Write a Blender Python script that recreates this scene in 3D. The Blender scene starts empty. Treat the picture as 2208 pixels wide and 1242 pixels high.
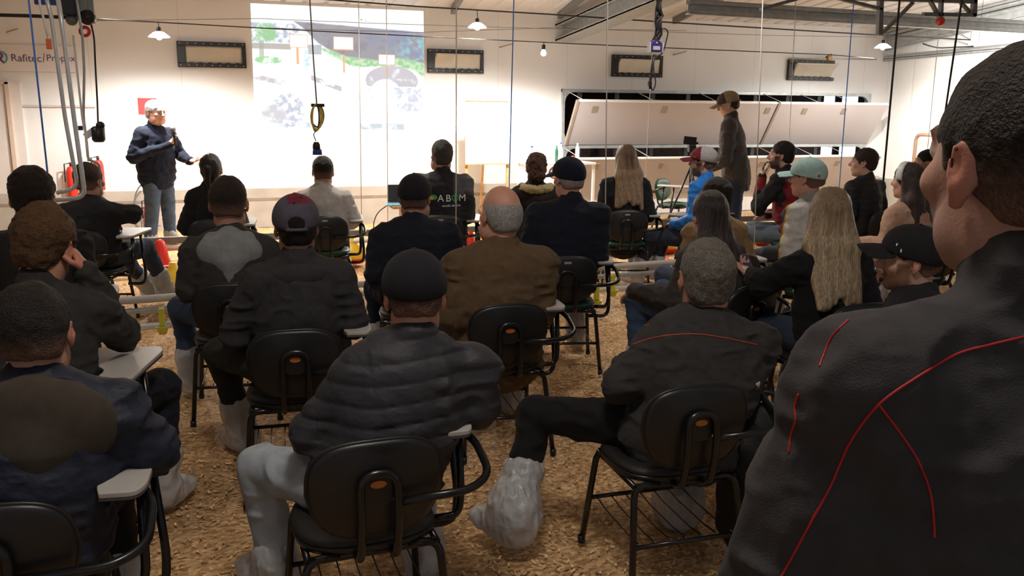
import bpy, math, random
import numpy as np
from mathutils import Vector, Matrix
from mathutils.bvhtree import BVHTree
R = math.radians
random.seed(7)
SC = bpy.context.scene
COL = SC.collection

# ------------------------------------------------------------------ camera
FPX = 1857.0
PITCH, ROLL, YAW = 0.2010, 0.0070, 0.3247
CAM = np.array([0.0, 0.0, 1.66])
def _rot_yaw(v):
    c, s = math.cos(YAW), math.sin(YAW)
    return np.array([c*v[0]+s*v[1], -s*v[0]+c*v[1], v[2]])
_F = np.array([0, math.cos(PITCH), -math.sin(PITCH)])
_U = np.array([0, math.sin(PITCH), math.cos(PITCH)])
_X = np.array([1.0, 0, 0])
cr, sr = math.cos(ROLL), math.sin(ROLL)
AR = _rot_yaw(cr*_X + sr*_U)      # camera right
AU = _rot_yaw(-sr*_X + cr*_U)     # camera up
AF = _rot_yaw(_F)
cd = bpy.data.cameras.new('camera'); cam = bpy.data.objects.new('camera', cd); COL.objects.link(cam)
cd.sensor_width = 36.0; cd.lens = FPX/2208*36.0; cd.clip_start = 0.05; cd.clip_end = 80
cam.matrix_world = Matrix(((AR[0], AU[0], -AF[0], CAM[0]), (AR[1], AU[1], -AF[1], CAM[1]), (AR[2], AU[2], -AF[2], CAM[2]), (0, 0, 0, 1)))
SC.camera = cam

# ------------------------------------------------------------------ view and light
SC.view_settings.view_transform = 'Standard'; SC.view_settings.look = 'None'
SC.view_settings.gamma = 1.0; SC.view_settings.exposure = 0.0; SC.view_settings.use_curve_mapping = False
w = bpy.data.worlds.new('world'); SC.world = w; w.use_nodes = True
w.node_tree.nodes['Background'].inputs[0].default_value = (0.92, 0.94, 1.0, 1)
w.node_tree.nodes['Background'].inputs[1].default_value = 0.22
def lamp(name, kind, loc, energy, color=(1, .93, .82), size=.08, rot=None, spot=None, blend=.5):
    d = bpy.data.lights.new(name, kind); d.energy = energy; d.color = color
    if kind == 'AREA': d.shape = 'RECTANGLE'; d.size, d.size_y = size
    else: d.shadow_soft_size = size
    if spot: d.spot_size = R(spot); d.spot_blend = blend
    o = bpy.data.objects.new(name, d); COL.objects.link(o); o.location = loc
    if rot: o.rotation_euler = rot
    return o

def ray(px, py):
    return AF*1.0 + AR*((px-1104)/FPX) + AU*((621-py)/FPX)
def atZ(px, py, Z): return CAM + ray(px, py)*Z
def atY(px, py, Y):
    d = ray(px, py); return CAM + d*(Y/d[1])
def atX(px, py, X):
    d = ray(px, py); return CAM + d*(X/d[0])
def atz(px, py, z):
    d = ray(px, py); return CAM + d*((z-CAM[2])/d[2])

WY = 13.1                                   # the end wall
XC = float(atY(1900, 300, WY)[0])           # corner with the right wall
XL = -8.6
CEIL0, CSL = 3.17, 0.085
def ceil_z(y): return CEIL0 + (WY-y)*CSL

BULBS = [((343, 76), 11.5, 60, True), ((1029, 56), 11.3, 60, True), ((1172, 112), 11.5, 55, False), ((1904, 100), 11.3, 45, True)]
BP = [atY(p[0], p[1], y) for p, y, e, s in BULBS]
BC = (1, .95, .89)
for p, b in zip(BP, BULBS):
    lamp('bulb_light', 'SPOT', (p[0], p[1], p[2]-.062), b[2]*(7.5 if b[3] else 6.5), BC, .05, (0, 0, 0), 165, .45)
    lamp('bulb_light', 'POINT', (p[0], p[1], p[2]-.07), b[2]*.14, BC, .05)
# added fill lamps without fixtures, to brighten floor, audience and walls
DN = (0, 0, 0)
lamp('fill_lamp', 'SPOT', (-2.6, 6.6, 3.3), 120, (1, .94, .87), .12, DN, 125, 1)
lamp('fill_lamp', 'SPOT', (3.6, 6.2, 3.3), 130, (1, .94, .87), .12, DN, 125, 1)
lamp('fill_lamp', 'SPOT', (1.2, 8.6, 3.2), 210, (1, .91, .80), .12, DN, 125, 1)
lamp('fill_lamp', 'POINT', (0.4, 1.6, 3.7), 100, (1, .91, .82), .2)
lamp('fill_lamp', 'SPOT', (XC-2.3, 9.9, 2.2), 880, (1, .97, .93), .12, (0, R(-78), 0), 130, 1)
lamp('fill_lamp', 'SPOT', (-1.2, 11.2, 2.95), 130, BC, .10, (R(10), 0, 0), 140, .8)
lamp('fill_lamp', 'SPOT', (2.9, 11.4, 2.95), 55, BC, .10, (R(10), 0, 0), 140, .8)

# ------------------------------------------------------------------ materials
def mat(name, col, rough=.6, metal=0, var=.0, vscale=8, bump=0, bscale=60, emit=None, estr=0, spec=.5, alpha=None, trans=0, attr=False, bstretch=None, sheen=0, vstretch=None):
    m = bpy.data.materials.new(name); m.use_nodes = True; nt = m.node_tree; N = nt.nodes; L = nt.links
    b = N['Principled BSDF']
    b.inputs['Roughness'].default_value = rough; b.inputs['Metallic'].default_value = metal
    b.inputs['Specular IOR Level'].default_value = spec
    if sheen: b.inputs['Sheen Weight'].default_value = sheen; b.inputs['Sheen Roughness'].default_value = .6
    tc = N.new('ShaderNodeTexCoord')
    src = None
    if attr:
        a = N.new('ShaderNodeAttribute'); a.attribute_name = 'Col'; src = a.outputs['Color']
    n = N.new('ShaderNodeTexNoise'); n.inputs['Scale'].default_value = vscale; n.inputs['Detail'].default_value = 5
    if vstretch:
        vm = N.new('ShaderNodeMapping'); vm.inputs['Scale'].default_value = vstretch; L.new(tc.outputs['Object'], vm.inputs['Vector']); L.new(vm.outputs['Vector'], n.inputs['Vector'])
    else: L.new(tc.outputs['Object'], n.inputs['Vector'])
    mr = N.new('ShaderNodeMapRange'); mr.inputs['From Min'].default_value = .3; mr.inputs['From Max'].default_value = .7
    mr.inputs['To Min'].default_value = 1-var; mr.inputs['To Max'].default_value = 1+var
    L.new(n.outputs['Fac'], mr.inputs['Value'])
    mx = N.new('ShaderNodeVectorMath'); mx.operation = 'SCALE'
    if src: L.new(src, mx.inputs[0])
    else: mx.inputs[0].default_value = col[:3]
    L.new(mr.outputs['Result'], mx.inputs['Scale'])
    L.new(mx.outputs['Vector'], b.inputs['Base Color'])
    if bump:
        n2 = N.new('ShaderNodeTexNoise'); n2.inputs['Scale'].default_value = bscale; n2.inputs['Detail'].default_value = 4
        if bstretch:
            mp = N.new('ShaderNodeMapping'); mp.inputs['Scale'].default_value = bstretch
            L.new(tc.outputs['Object'], mp.inputs['Vector']); L.new(mp.outputs['Vector'], n2.inputs['Vector'])
        else: L.new(tc.outputs['Object'], n2.inputs['Vector'])
        bp = N.new('ShaderNodeBump'); bp.inputs['Strength'].default_value = bump; bp.inputs['Distance'].default_value = .01
        L.new(n2.outputs['Fac'], bp.inputs['Height']); L.new(bp.outputs['Normal'], b.inputs['Normal'])
    if emit: b.inputs['Emission Color'].default_value = (*emit, 1); b.inputs['Emission Strength'].default_value = estr
    if alpha is not None: b.inputs['Alpha'].default_value = alpha
    if trans: b.inputs['Transmission Weight'].default_value = trans
    return m

def emat(name, col, s):
    m = bpy.data.materials.new(name); m.use_nodes = True; N = m.node_tree.nodes; N.clear()
    e = N.new('ShaderNodeEmission'); o = N.new('ShaderNodeOutputMaterial'); e.inputs[0].default_value = (*col, 1); e.inputs[1].default_value = s
    m.node_tree.links.new(e.outputs[0], o.inputs[0]); return m

def wall_mat(name, col, seam=1.15):
    m = mat(name, col, .55, var=.035, vscale=1.2, bump=.05, bscale=30)
    nt = m.node_tree; N = nt.nodes; L = nt.links; b = N['Principled BSDF']
    tc = N.new('ShaderNodeTexCoord'); sx = N.new('ShaderNodeSeparateXYZ'); L.new(tc.outputs['Object'], sx.inputs[0])
    ad = N.new('ShaderNodeMath'); ad.operation = 'ADD'; L.new(sx.outputs['X'], ad.inputs[0]); L.new(sx.outputs['Y'], ad.inputs[1])
    dv = N.new('ShaderNodeMath'); dv.operation = 'DIVIDE'; L.new(ad.outputs[0], dv.inputs[0]); dv.inputs[1].default_value = seam
    fr = N.new('ShaderNodeMath'); fr.operation = 'FRACT'; L.new(dv.outputs[0], fr.inputs[0])
    lt = N.new('ShaderNodeMath'); lt.operation = 'LESS_THAN'; L.new(fr.outputs[0], lt.inputs[0]); lt.inputs[1].default_value = .008
    # a few small stains
    nz = N.new('ShaderNodeTexNoise'); nz.inputs['Scale'].default_value = 5.5; nz.inputs['Detail'].default_value = 6; L.new(tc.outputs['Object'], nz.inputs['Vector'])
    gt = N.new('ShaderNodeMapRange'); gt.inputs['From Min'].default_value = .66; gt.inputs['From Max'].default_value = .8; gt.inputs['To Max'].default_value = .22; L.new(nz.outputs['Fac'], gt.inputs['Value'])
    mxx = N.new('ShaderNodeMath'); mxx.operation = 'MULTIPLY_ADD'; L.new(lt.outputs[0], mxx.inputs[0]); mxx.inputs[1].default_value = .32; L.new(gt.outputs['Result'], mxx.inputs[2])
    old = b.inputs['Base Color'].links[0].from_socket
    mix = N.new('ShaderNodeMix'); mix.data_type = 'RGBA'; L.new(mxx.outputs[0], mix.inputs['Factor']); L.new(old, mix.inputs['A']); mix.inputs['B'].default_value = (col[0]*.5, col[1]*.45, col[2]*.38, 1)
    L.new(mix.outputs['Result'], b.inputs['Base Color'])
    return m

M = {}
M['wall'] = wall_mat('white_panel', (.74, .735, .73))
M['wall_r'] = wall_mat('white_panel_side', (.82, .82, .80), 3.0)
M['plinth'] = mat('grey_render', (.44, .40, .35), .8, var=.12, vscale=3, bump=.3, bscale=50)
M['plinth_strip'] = mat('brown_strip', (.27, .22, .17), .8, var=.1)
M['ceil'] = mat('white_sheet', (.62, .61, .60), .5, var=.06, vscale=1.5)
M['galv'] = mat('galvanised_steel', (.44, .46, .46), .42, metal=.55, var=.14, vscale=12, bump=.05)
M['galv_dark'] = mat('dull_steel', (.20, .205, .20), .5, metal=.4, var=.15, vscale=10)
M['galv_lt'] = mat('bright_steel', (.70, .71, .70), .3, metal=.35, var=.1)
M['blk'] = mat('black_plastic', (.012, .012, .013), .38, var=.2, bump=.05, bscale=120)
M['blkm'] = mat('black_tube_paint', (.010, .010, .011), .22, var=.2)
M['blk_pad'] = mat('black_pad', (.014, .013, .012), .55, var=.25, vscale=30, bump=.15, bscale=300)
M['grn'] = mat('green_vinyl', (.012, .10, .055), .45, var=.15, vscale=20, bump=.1, bscale=200)
M['tablet'] = mat('grey_laminate', (.50, .48, .45), .35, var=.05)
M['tabedge'] = mat('dark_edge', (.08, .08, .08), .5)
M['orange_lbl'] = mat('orange_label', (.55, .16, .03), .5, var=.1, vscale=60)
M['screw'] = mat('bright_screw', (.8, .75, .62), .25, metal=.6)
M['lbl'] = mat('pale_label', (.5, .47, .42), .4, metal=.3)
M['blue_cord'] = mat('blue_cord', (.07, .27, .85), .5, var=.1, vscale=60)
M['white_cord'] = mat('white_cord', (.75, .73, .70), .6)
M['black_cable'] = mat('black_cable', (.015, .013, .013), .5)
M['yellow'] = mat('yellow_plastic', (.80, .50, .02), .4, var=.06)
M['ylime'] = mat('yellow_cup', (.62, .62, .05), .35, var=.08)
M['red'] = mat('red_plastic', (.72, .035, .018), .4, var=.08)
M['orange'] = mat('orange_plastic', (.75, .15, .04), .4)
M['white'] = mat('white_plastic', (.80, .80, .78), .4, var=.03)
M['paper'] = mat('white_paper', (.86, .86, .84), .7)
M['wood'] = mat('light_wood', (.52, .30, .12), .5, var=.2, vscale=14)
M['brown'] = mat('brown_pvc', (.26, .17, .10), .45, var=.1)
M['bluep'] = mat('blue_plastic', (.02, .05, .28), .4)
M['clear'] = mat('clear_bottle', (.75, .80, .82), .1, alpha=.45)
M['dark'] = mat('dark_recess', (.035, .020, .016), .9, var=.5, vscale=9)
M['purple'] = mat('purple_case', (.035, .025, .16), .4)
M['pane'] = emat('daylight_pane', (.72, .86, 1.0), 1.5)
M['bulb'] = emat('lit_bulb', (1, .95, .86), 22)
M['flap'] = mat('flap_panel', (.46, .43, .435), .5, var=.03, vscale=2)
M['flapedge'] = mat('flap_edge', (.30, .25, .20), .6, var=.1)

# ------------------------------------------------------------------ mesh helpers
class MB:
    def __init__(s): s.v = []; s.f = []; s.fm = []; s.sm = []
    def add(s, v, f, mi=0, smooth=False):
        o = len(s.v); s.v += [tuple(map(float, p)) for p in v]
        for q in f: s.f.append(tuple(o+i for i in q)); s.fm.append(mi); s.sm.append(smooth)
        return s
    def box(s, c, d, mi=0, rot=None):
        c = np.array(c, float); hx, hy, hz = d[0]/2, d[1]/2, d[2]/2
        v = np.array([(x, y, z) for x in (-hx, hx) for y in (-hy, hy) for z in (-hz, hz)])
        if rot is not None: v = v @ np.array(rot).T
        return s.add(v+c, [(0, 1, 3, 2), (4, 6, 7, 5), (0, 4, 5, 1), (2, 3, 7, 6), (0, 2, 6, 4), (1, 5, 7, 3)], mi)
    def tube(s, pts, r, n=10, mi=0, cap=True):
        P = [np.array(p, float) for p in pts]; m = len(P)
        rs = r if hasattr(r, '__len__') else [r]*m
        T = []
        for i in range(m):
            t = P[min(i+1, m-1)]-P[max(i-1, 0)]; T.append(t/(np.linalg.norm(t)+1e-12))
        up = np.array([0, 0, 1.0]) if abs(T[0][2]) < .9 else np.array([1.0, 0, 0])
        a = np.cross(T[0], up); a /= np.linalg.norm(a)
        v = []
        for i in range(m):
            a = a-T[i]*np.dot(a, T[i]); a /= np.linalg.norm(a)+1e-12; b = np.cross(T[i], a)
            for k in range(n):
                th = 2*math.pi*k/n; v.append(P[i]+(a*math.cos(th)+b*math.sin(th))*rs[i])
        f = [(i*n+k, i*n+(k+1) % n, (i+1)*n+(k+1) % n, (i+1)*n+k) for i in range(m-1) for k in range(n)]
        s.add(v, f, mi, True)
        if cap:
            o = len(s.v)-len(v)
            s.f.append(tuple(o+k for k in range(n))[::-1]); s.fm.append(mi); s.sm.append(False)
            s.f.append(tuple(o+(m-1)*n+k for k in range(n))); s.fm.append(mi); s.sm.append(False)
        return s
    def lathe(s, prof, c=(0, 0, 0), n=24, mi=0, rot=None):
        v = []
        for r, z in prof:
            for k in range(n):
                th = 2*math.pi*k/n; v.append((r*math.cos(th), r*math.sin(th), z))
        v = np.array(v)
        if rot is not None: v = v @ np.array(rot).T
        m = len(prof)
        f = [(i*n+k, i*n+(k+1) % n, (i+1)*n+(k+1) % n, (i+1)*n+k) for i in range(m-1) for k in range(n)]
        return s.add(v+np.array(c, float), f, mi, True)
    def quad(s, p, mi=0): return s.add(p, [(0, 1, 2, 3)], mi)
    def prism(s, outline, d, mi=0):
        """outline: list of 3-D points (ccw), d: extrude vector"""
        n = len(outline); A = [np.array(p, float) for p in outline]; B = [p+np.array(d, float) for p in A]
        return s.add(A+B, [tuple(range(n))[::-1], tuple(range(n, 2*n))]+[(i, (i+1) % n, n+(i+1) % n, n+i) for i in range(n)], mi)
    def build(s, name, mats, parent=None, bevel=0, seg=2, loc=None):
        me = bpy.data.meshes.new(name); me.from_pydata(s.v, [], s.f)
        for m in (mats if isinstance(mats, (list, tuple)) else [mats]): me.materials.append(m)
        me.polygons.foreach_set('material_index', s.fm); me.polygons.foreach_set('use_smooth', s.sm); me.update()
        o = bpy.data.objects.new(name, me); COL.objects.link(o)
        if parent: o.parent = parent
        if loc is not None: o.location = loc
        if bevel:
            b = o.modifiers.new('bevel', 'BEVEL'); b.width = bevel; b.segments = seg; b.limit_method = 'ANGLE'; b.angle_limit = R(40)
        return o

def fillet(pts, r, n=5):
    P = [np.array(p, float) for p in pts]; out = [P[0]]
    for i in range(1, len(P)-1):
        a, b, c = P[i-1], P[i], P[i+1]
        u = (a-b); lu = np.linalg.norm(u); v = (c-b); lv = np.linalg.norm(v); rr = min(r, lu*.48, lv*.48)
        p, q = b+u/lu*rr, b+v/lv*rr
        for k in range(n+1):
            t = k/n; out.append((1-t)**2*p+2*t*(1-t)*b+t*t*q)
    out.append(P[-1]); return out

def empty(name, loc=(0, 0, 0), rz=0, label=None, cat=None, group=None):
    o = bpy.data.objects.new(name, None); COL.objects.link(o); o.location = tuple(map(float, loc)); o.rotation_euler = (0, 0, rz)
    o.empty_display_size = .05
    if label: tag(o, label, cat, group)
    return o
def tag(o, label=None, cat=None, group=None, kind=None):
    if label: o['label'] = label
    if cat: o['category'] = cat
    if group: o['group'] = group
    if kind: o['kind'] = kind
    return o
def struct(o): o['kind'] = 'structure'; return o
def copy_tree(o, parent=None):
    c = o.copy(); COL.objects.link(c)
    if parent: c.parent = parent; c.matrix_parent_inverse = o.matrix_parent_inverse
    for ch in [x for x in o.children]: copy_tree(ch, c)
    return c

# ------------------------------------------------------------------ the setting
def gridmesh(name, P00, P10, P11, P01, nx, ny, m, fn=None):
    u = np.linspace(0, 1, nx+1); v = np.linspace(0, 1, ny+1); U, V = np.meshgrid(u, v)
    A = lambda p: np.array(p, float)
    P = (1-U)[..., None]*(1-V)[..., None]*A(P00)+U[..., None]*(1-V)[..., None]*A(P10)+U[..., None]*V[..., None]*A(P11)+(1-U)[..., None]*V[..., None]*A(P01)
    P = P.reshape(-1, 3)
    if fn is not None: P[:, 2] += fn(P[:, 0], P[:, 1])
    i = np.arange(nx*ny); r, c = i//nx, i % nx; a = r*(nx+1)+c
    F = np.stack([a, a+1, a+nx+2, a+nx+1], 1)
    return npmesh(name, P, F, m)
def npmesh(name, V, F, m, cols=None, parent=None, smooth=True):
    me = bpy.data.meshes.new(name); k = F.shape[1]
    me.vertices.add(len(V)); me.vertices.foreach_set('co', np.ascontiguousarray(V, dtype=np.float32).ravel())
    me.loops.add(F.size); me.loops.foreach_set('vertex_index', np.ascontiguousarray(F, dtype=np.int32).ravel())
    me.polygons.add(len(F)); me.polygons.foreach_set('loop_start', np.arange(0, F.size, k, dtype=np.int32))
    me.polygons.foreach_set('use_smooth', np.full(len(F), smooth))
    me.update(calc_edges=True); me.materials.append(m)
    if cols is not None:
        at = me.color_attributes.new('Col', 'FLOAT_COLOR', 'POINT')
        c4 = np.ones((len(V), 4), np.float32); c4[:, :3] = cols; at.data.foreach_set('color', c4.ravel())
    o = bpy.data.objects.new(name, me); COL.objects.link(o)
    if parent: o.parent = parent
    return o

def shavings_mat():
    m = mat('wood_shavings', (.5, .3, .13), .85); nt = m.node_tree; N = nt.nodes; L = nt.links; b = N['Principled BSDF']
    tc = N.new('ShaderNodeTexCoord')
    vo = N.new('ShaderNodeTexVoronoi'); vo.inputs['Scale'].default_value = 55; vo.inputs['Randomness'].default_value = 1
    mp = N.new('ShaderNodeMapping'); mp.inputs['Scale'].default_value = (1, 1.5, 1); L.new(tc.outputs['Object'], mp.inputs['Vector'])
    nz = N.new('ShaderNodeTexNoise'); nz.inputs['Scale'].default_value = 9; nz.inputs['Detail'].default_value = 5
    L.new(tc.outputs['Object'], nz.inputs['Vector'])
    ad = N.new('ShaderNodeMixRGB') if False else N.new('ShaderNodeVectorMath'); ad.operation = 'MULTIPLY_ADD'
    L.new(nz.outputs['Color'], ad.inputs[0]); ad.inputs[1].default_value = (.06, .06, .06); L.new(mp.outputs['Vector'], ad.inputs[2])
    L.new(ad.outputs['Vector'], vo.inputs['Vector'])
    cr_ = N.new('ShaderNodeValToRGB'); e = cr_.color_ramp.elements
    e[0].position = 0; e[0].color = (.22, .11, .04, 1); e[1].position = 1; e[1].color = (.95, .70, .42, 1)
    k = e.new(.4); k.color = (.50, .29, .125, 1); k = e.new(.75); k.color = (.72, .47, .23, 1)
    L.new(vo.outputs['Color'], cr_.inputs['Fac'])
    n2 = N.new('ShaderNodeTexNoise'); n2.inputs['Scale'].default_value = 2.2; n2.inputs['Detail'].default_value = 4; L.new(tc.outputs['Object'], n2.inputs['Vector'])
    mr = N.new('ShaderNodeMapRange'); mr.inputs['From Min'].default_value = .3; mr.inputs['From Max'].default_value = .7; mr.inputs['To Min'].default_value = .72; mr.inputs['To Max'].default_value = 1.2
    L.new(n2.outputs['Fac'], mr.inputs['Value'])
    sc_ = N.new('ShaderNodeVectorMath'); sc_.operation = 'SCALE'; L.new(cr_.outputs['Color'], sc_.inputs[0]); L.new(mr.outputs['Result'], sc_.inputs['Scale'])
    L.new(sc_.outputs['Vector'], b.inputs['Base Color'])
    bp = N.new('ShaderNodeBump'); bp.inputs['Strength'].default_value = .9; bp.inputs['Distance'].default_value = .02
    L.new(vo.outputs['Color'], bp.inputs['Height']); L.new(bp.outputs['Normal'], b.inputs['Normal'])
    return m
M['floor'] = shavings_mat()
def fl_h(x, y): return .012*np.sin(x*3.1+np.sin(y*2.3)*1.3)*np.sin(y*2.7+x)+.008*np.sin(x*9.3+y*4)*np.sin(y*8.1-x*3)+.004*np.sin(x*31+y*13)*np.sin(y*29)-.012
fl = struct(gridmesh('floor', (XL, -2.5, 0), (XC, -2.5, 0), (XC, WY, 0), (XL, WY, 0), 340, 330, M['floor'], fl_h))
# loose curls of wood lying on the floor: too many to count
def chips():
    rng = np.random.default_rng(3); n = 42000
    x = rng.uniform(-3.5, 6.5, n); y = 1.2+ (rng.random(n)**1.3)*9.0
    z = fl_h(x, y)+.003+rng.random(n)*.008
    L_ = rng.uniform(.012, .034, n); W_ = rng.uniform(.004, .011, n); a = rng.uniform(0, 2*np.pi, n); t = rng.uniform(-.6, .6, n); c = rng.uniform(.2, .5, n)*L_
    ux, uy = np.cos(a), np.sin(a)
    V = np.zeros((n, 6, 3)); k = 0
    for s_ in (-1, 0, 1):
        for q in (-1, 1):
            V[:, k, 0] = x+ux*L_*s_*.5-uy*W_*q*.5; V[:, k, 1] = y+uy*L_*s_*.5+ux*W_*q*.5
            V[:, k, 2] = z+(s_*s_)*c*.6+t*W_*q*.5+.002; k += 1
    F = np.array([[0, 1, 3, 2], [2, 3, 5, 4]])[None]+(np.arange(n)*6)[:, None, None]
    base = np.array([.74, .50, .26])*rng.uniform(.55, 1.45, (n, 1))*np.array([1, 1, 1])
    cols = np.repeat(base, 6, 0)
    o = npmesh('wood_shavings', V.reshape(-1, 3), F.reshape(-1, 4), mat('shaving_flake', (1, 1, 1), .8, attr=True), cols, smooth=False)
    tag(o, 'loose curled pale wood shavings covering the barn floor', 'shavings', kind='stuff')
chips()

# end wall with the opening cut out
WX0, WX1 = float(atY(1209, 250, WY)[0]), float(atY(1871, 250, WY)[0])
ZT = float(atY(1540, 197, WY)[2]); ZM1 = float(atY(1540, 309, WY)[2]); ZM0 = ZM1-.05; ZB = .34
print('window', WX0, WX1, ZT, ZM1, 'XC', XC)
mb = MB()
T = .12
def wbox(x0, x1, z0, z1, mi=0): mb.box(((x0+x1)/2, WY+T/2, (z0+z1)/2), (x1-x0, T, z1-z0), mi)
wbox(XL, WX0, .0, CEIL0+.05); wbox(WX1, XC+T, 0, CEIL0+.05); wbox(WX0, WX1, ZT, CEIL0+.05); wbox(WX0, WX1, 0, ZB)
struct(mb.build('wall_front', M['wall']))
mb = MB().box(((XL+WX0)/2, WY-.02, .27), (WX0-XL, .04, .57)); mb.box(((WX1+XC)/2, WY-.02, .27), (XC-WX1, .04, .57)); struct(mb.build('baseboard_front', M['plinth'], bevel=.004))
mb = MB().box(((XL+WX0)/2, WY-.028, .395), (WX0-XL, .03, .045)); struct(mb.build('trim_1', M['plinth_strip'], bevel=.003))
mb = MB().box((XC+T/2, (WY-2.5)/2, 1.9), (T, WY+2.5, 3.9)); struct(mb.build('wall_right', M['wall_r']))
mb = MB().box((XC-.02, (WY-2.5)/2, .25), (.04, WY+2.5, .55)); struct(mb.build('baseboard_right', M['plinth'], bevel=.004))
mb = MB().box((XL-T/2, (WY-2.5)/2, 1.9), (T, WY+2.5, 4.2)); struct(mb.build('wall_left', M['wall_r']))
# ribbed roof lining
mb = MB()
yA, yB = -2.5, WY+.1
n = 0; x = XL
while x < XC:
    for (a, b, h) in ((0, .20, 0), (.20, .23, .02), (.23, .27, .02), (.27, .30, 0)):
        pass
    za, zb = ceil_z(yA), ceil_z(yB)
    xs = [x, x+.22, x+.24, x+.28, x+.30]; hs = [0, 0, .018, .018, 0]
    for i in range(4):
        mb.quad([(xs[i], yA, za+hs[i]), (xs[i+1], yA, za+hs[i+1]), (xs[i+1], yB, zb+hs[i+1]), (xs[i], yB, zb+hs[i])])
    x += .30
struct(mb.build('ceiling', M['ceil']))
# dark space behind the flap opening
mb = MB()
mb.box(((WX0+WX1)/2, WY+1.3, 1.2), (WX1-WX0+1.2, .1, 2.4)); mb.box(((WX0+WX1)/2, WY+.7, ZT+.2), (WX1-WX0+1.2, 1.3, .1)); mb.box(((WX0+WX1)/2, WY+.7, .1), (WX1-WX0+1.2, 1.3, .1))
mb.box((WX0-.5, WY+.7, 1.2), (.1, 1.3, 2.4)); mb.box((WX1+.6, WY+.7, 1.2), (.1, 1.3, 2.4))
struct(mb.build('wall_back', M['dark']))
wy2 = WY+.55
for i, (pa, pb) in enumerate((((1779, 212), (1848, 190)), ((1772, 318), (1842, 300)))):
    a = atY(pa[0]-3, pa[1]+18, wy2); b = atY(pb[0]+4, pb[1], wy2)
    rt = struct(MB().box(((a[0]+b[0])/2, wy2, (a[2]+b[2])/2), (b[0]-a[0], .01, abs(b[2]-a[2]))).build('window_%d' % (i+1), M['pane']))
    x3 = a[0]+(b[0]-a[0])*.40
    MB().box((x3, wy2-.02, (a[2]+b[2])/2), (.14, .03, abs(b[2]-a[2])+.04)).build('window_frame', M['dark'], rt)
# steel surround with rounded corners
def round_frame(x0, x1, z0, z1, wd, name):
    mb = MB(); r = .16
    mb.box(((x0+x1)/2, WY-.02, z1-wd/2), (x1-x0, .07, wd)); mb.box(((x0+x1)/2, WY-.02, z0+wd/2), (x1-x0, .07, wd))
    mb.box((x0+wd/2, WY-.02, (z0+z1)/2), (wd, .066, z1-z0)); mb.box((x1-wd/2, WY-.02, (z0+z1)/2), (wd, .066, z1-z0))
    for cx, cz, a0 in ((x0+wd+r, z1-wd-r, 90), (x1-wd-r, z1-wd-r, 0), (x0+wd+r, z0+wd+r, 180), (x1-wd-r, z0+wd+r, 270)):
        corner = (cx+(r if a0 in (0, 270) else -r), cz+(r if a0 in (0, 90) else -r))
        pts = [(corner[0], WY+.012, corner[1])]+[(cx+r*math.cos(R(a0+t*15)), WY+.012, cz+r*math.sin(R(a0+t*15))) for t in range(7)]
        mb.prism(pts, (0, -.064, 0))
    return struct(mb.build(name, M['galv'], bevel=.004))
round_frame(WX0, WX1, ZM1-.02, ZT, .05, 'trim_2'); round_frame(WX0+.03, WX1-.03, ZB, ZM0+.03, .05, 'trim_3')
mb = MB()
for k in range(9):
    xx = WX0+(WX1-WX0)*(k+.62)/9
    if k < 8: mb.box((xx, WY+.22, 1.2), (.075, .03, 1.9))
struct(mb.build('trim_4', M['galv_dark']))
# tilting inlet flaps, two to a row
def flap(x0, x1, zh, h, d, tabs, label):
    root = empty('inlet_flap', ((x0+x1)/2, WY-.05, zh), 0, label, 'ventilation flap', 'tilted inlet flaps in the end wall')
    th = math.asin(d/h); up = np.array([0, -math.sin(th), math.cos(th)]); nn = np.array([0, -math.cos(th), -math.sin(th)]); W = x1-x0
    Rm = np.stack([[1, 0, 0], -nn, up], 1)
    MB().box(up*h/2, (W, .045, h), rot=Rm).build('panel', M['flap'], root, bevel=.006)
    MB().box(up*h/2+np.array([-W/2-.022, 0, 0]), (.045, .06, h+.01), rot=Rm).build('edge_strip', M['flapedge'], root, bevel=.003)
    MB().box(up*(h+.008), (W, .05, .018), rot=Rm).build('top_edge', M['white'], root, bevel=.002)
    for t in tabs:
        MB().box(up*(h-.13)+np.array([-W/2+W*t, 0, 0])+nn*.026, (.095, .008, .115), rot=Rm).build('bracket_plate', M['flapedge'], root, bevel=.002)
    for t in (.02, .36, .68):
        a = up*h+np.array([-W/2+W*t+.03, 0, 0]); MB().tube([a, a+np.array([-.16, .38, .16])], .006, 6).build('stay_rod', M['galv_lt'], root)
XS = WX0+(WX1-WX0)*.615
flap(WX0+.10, XS, ZM1, ZT-ZM1-.05, .46, (.08, .42, .76, .96), 'upper left tilted flap panel with brown edge strip, over the lower flap')
flap(XS+.06, WX1-.02, ZM1, ZT-ZM1-.05, .46, (.24, .60), 'upper right tilted flap panel near the corner with the side wall')
flap(WX0+.10, XS, ZB, ZM0-ZB-.05, .40, (.10, .42, .76, .96), 'lower left tilted flap panel near the floor, behind the standing cameraman')
flap(XS+.06, WX1-.02, ZB, ZM0-ZB-.05, .40, (.24, .60), 'lower right tilted flap panel near the floor beside the corner')

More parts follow.
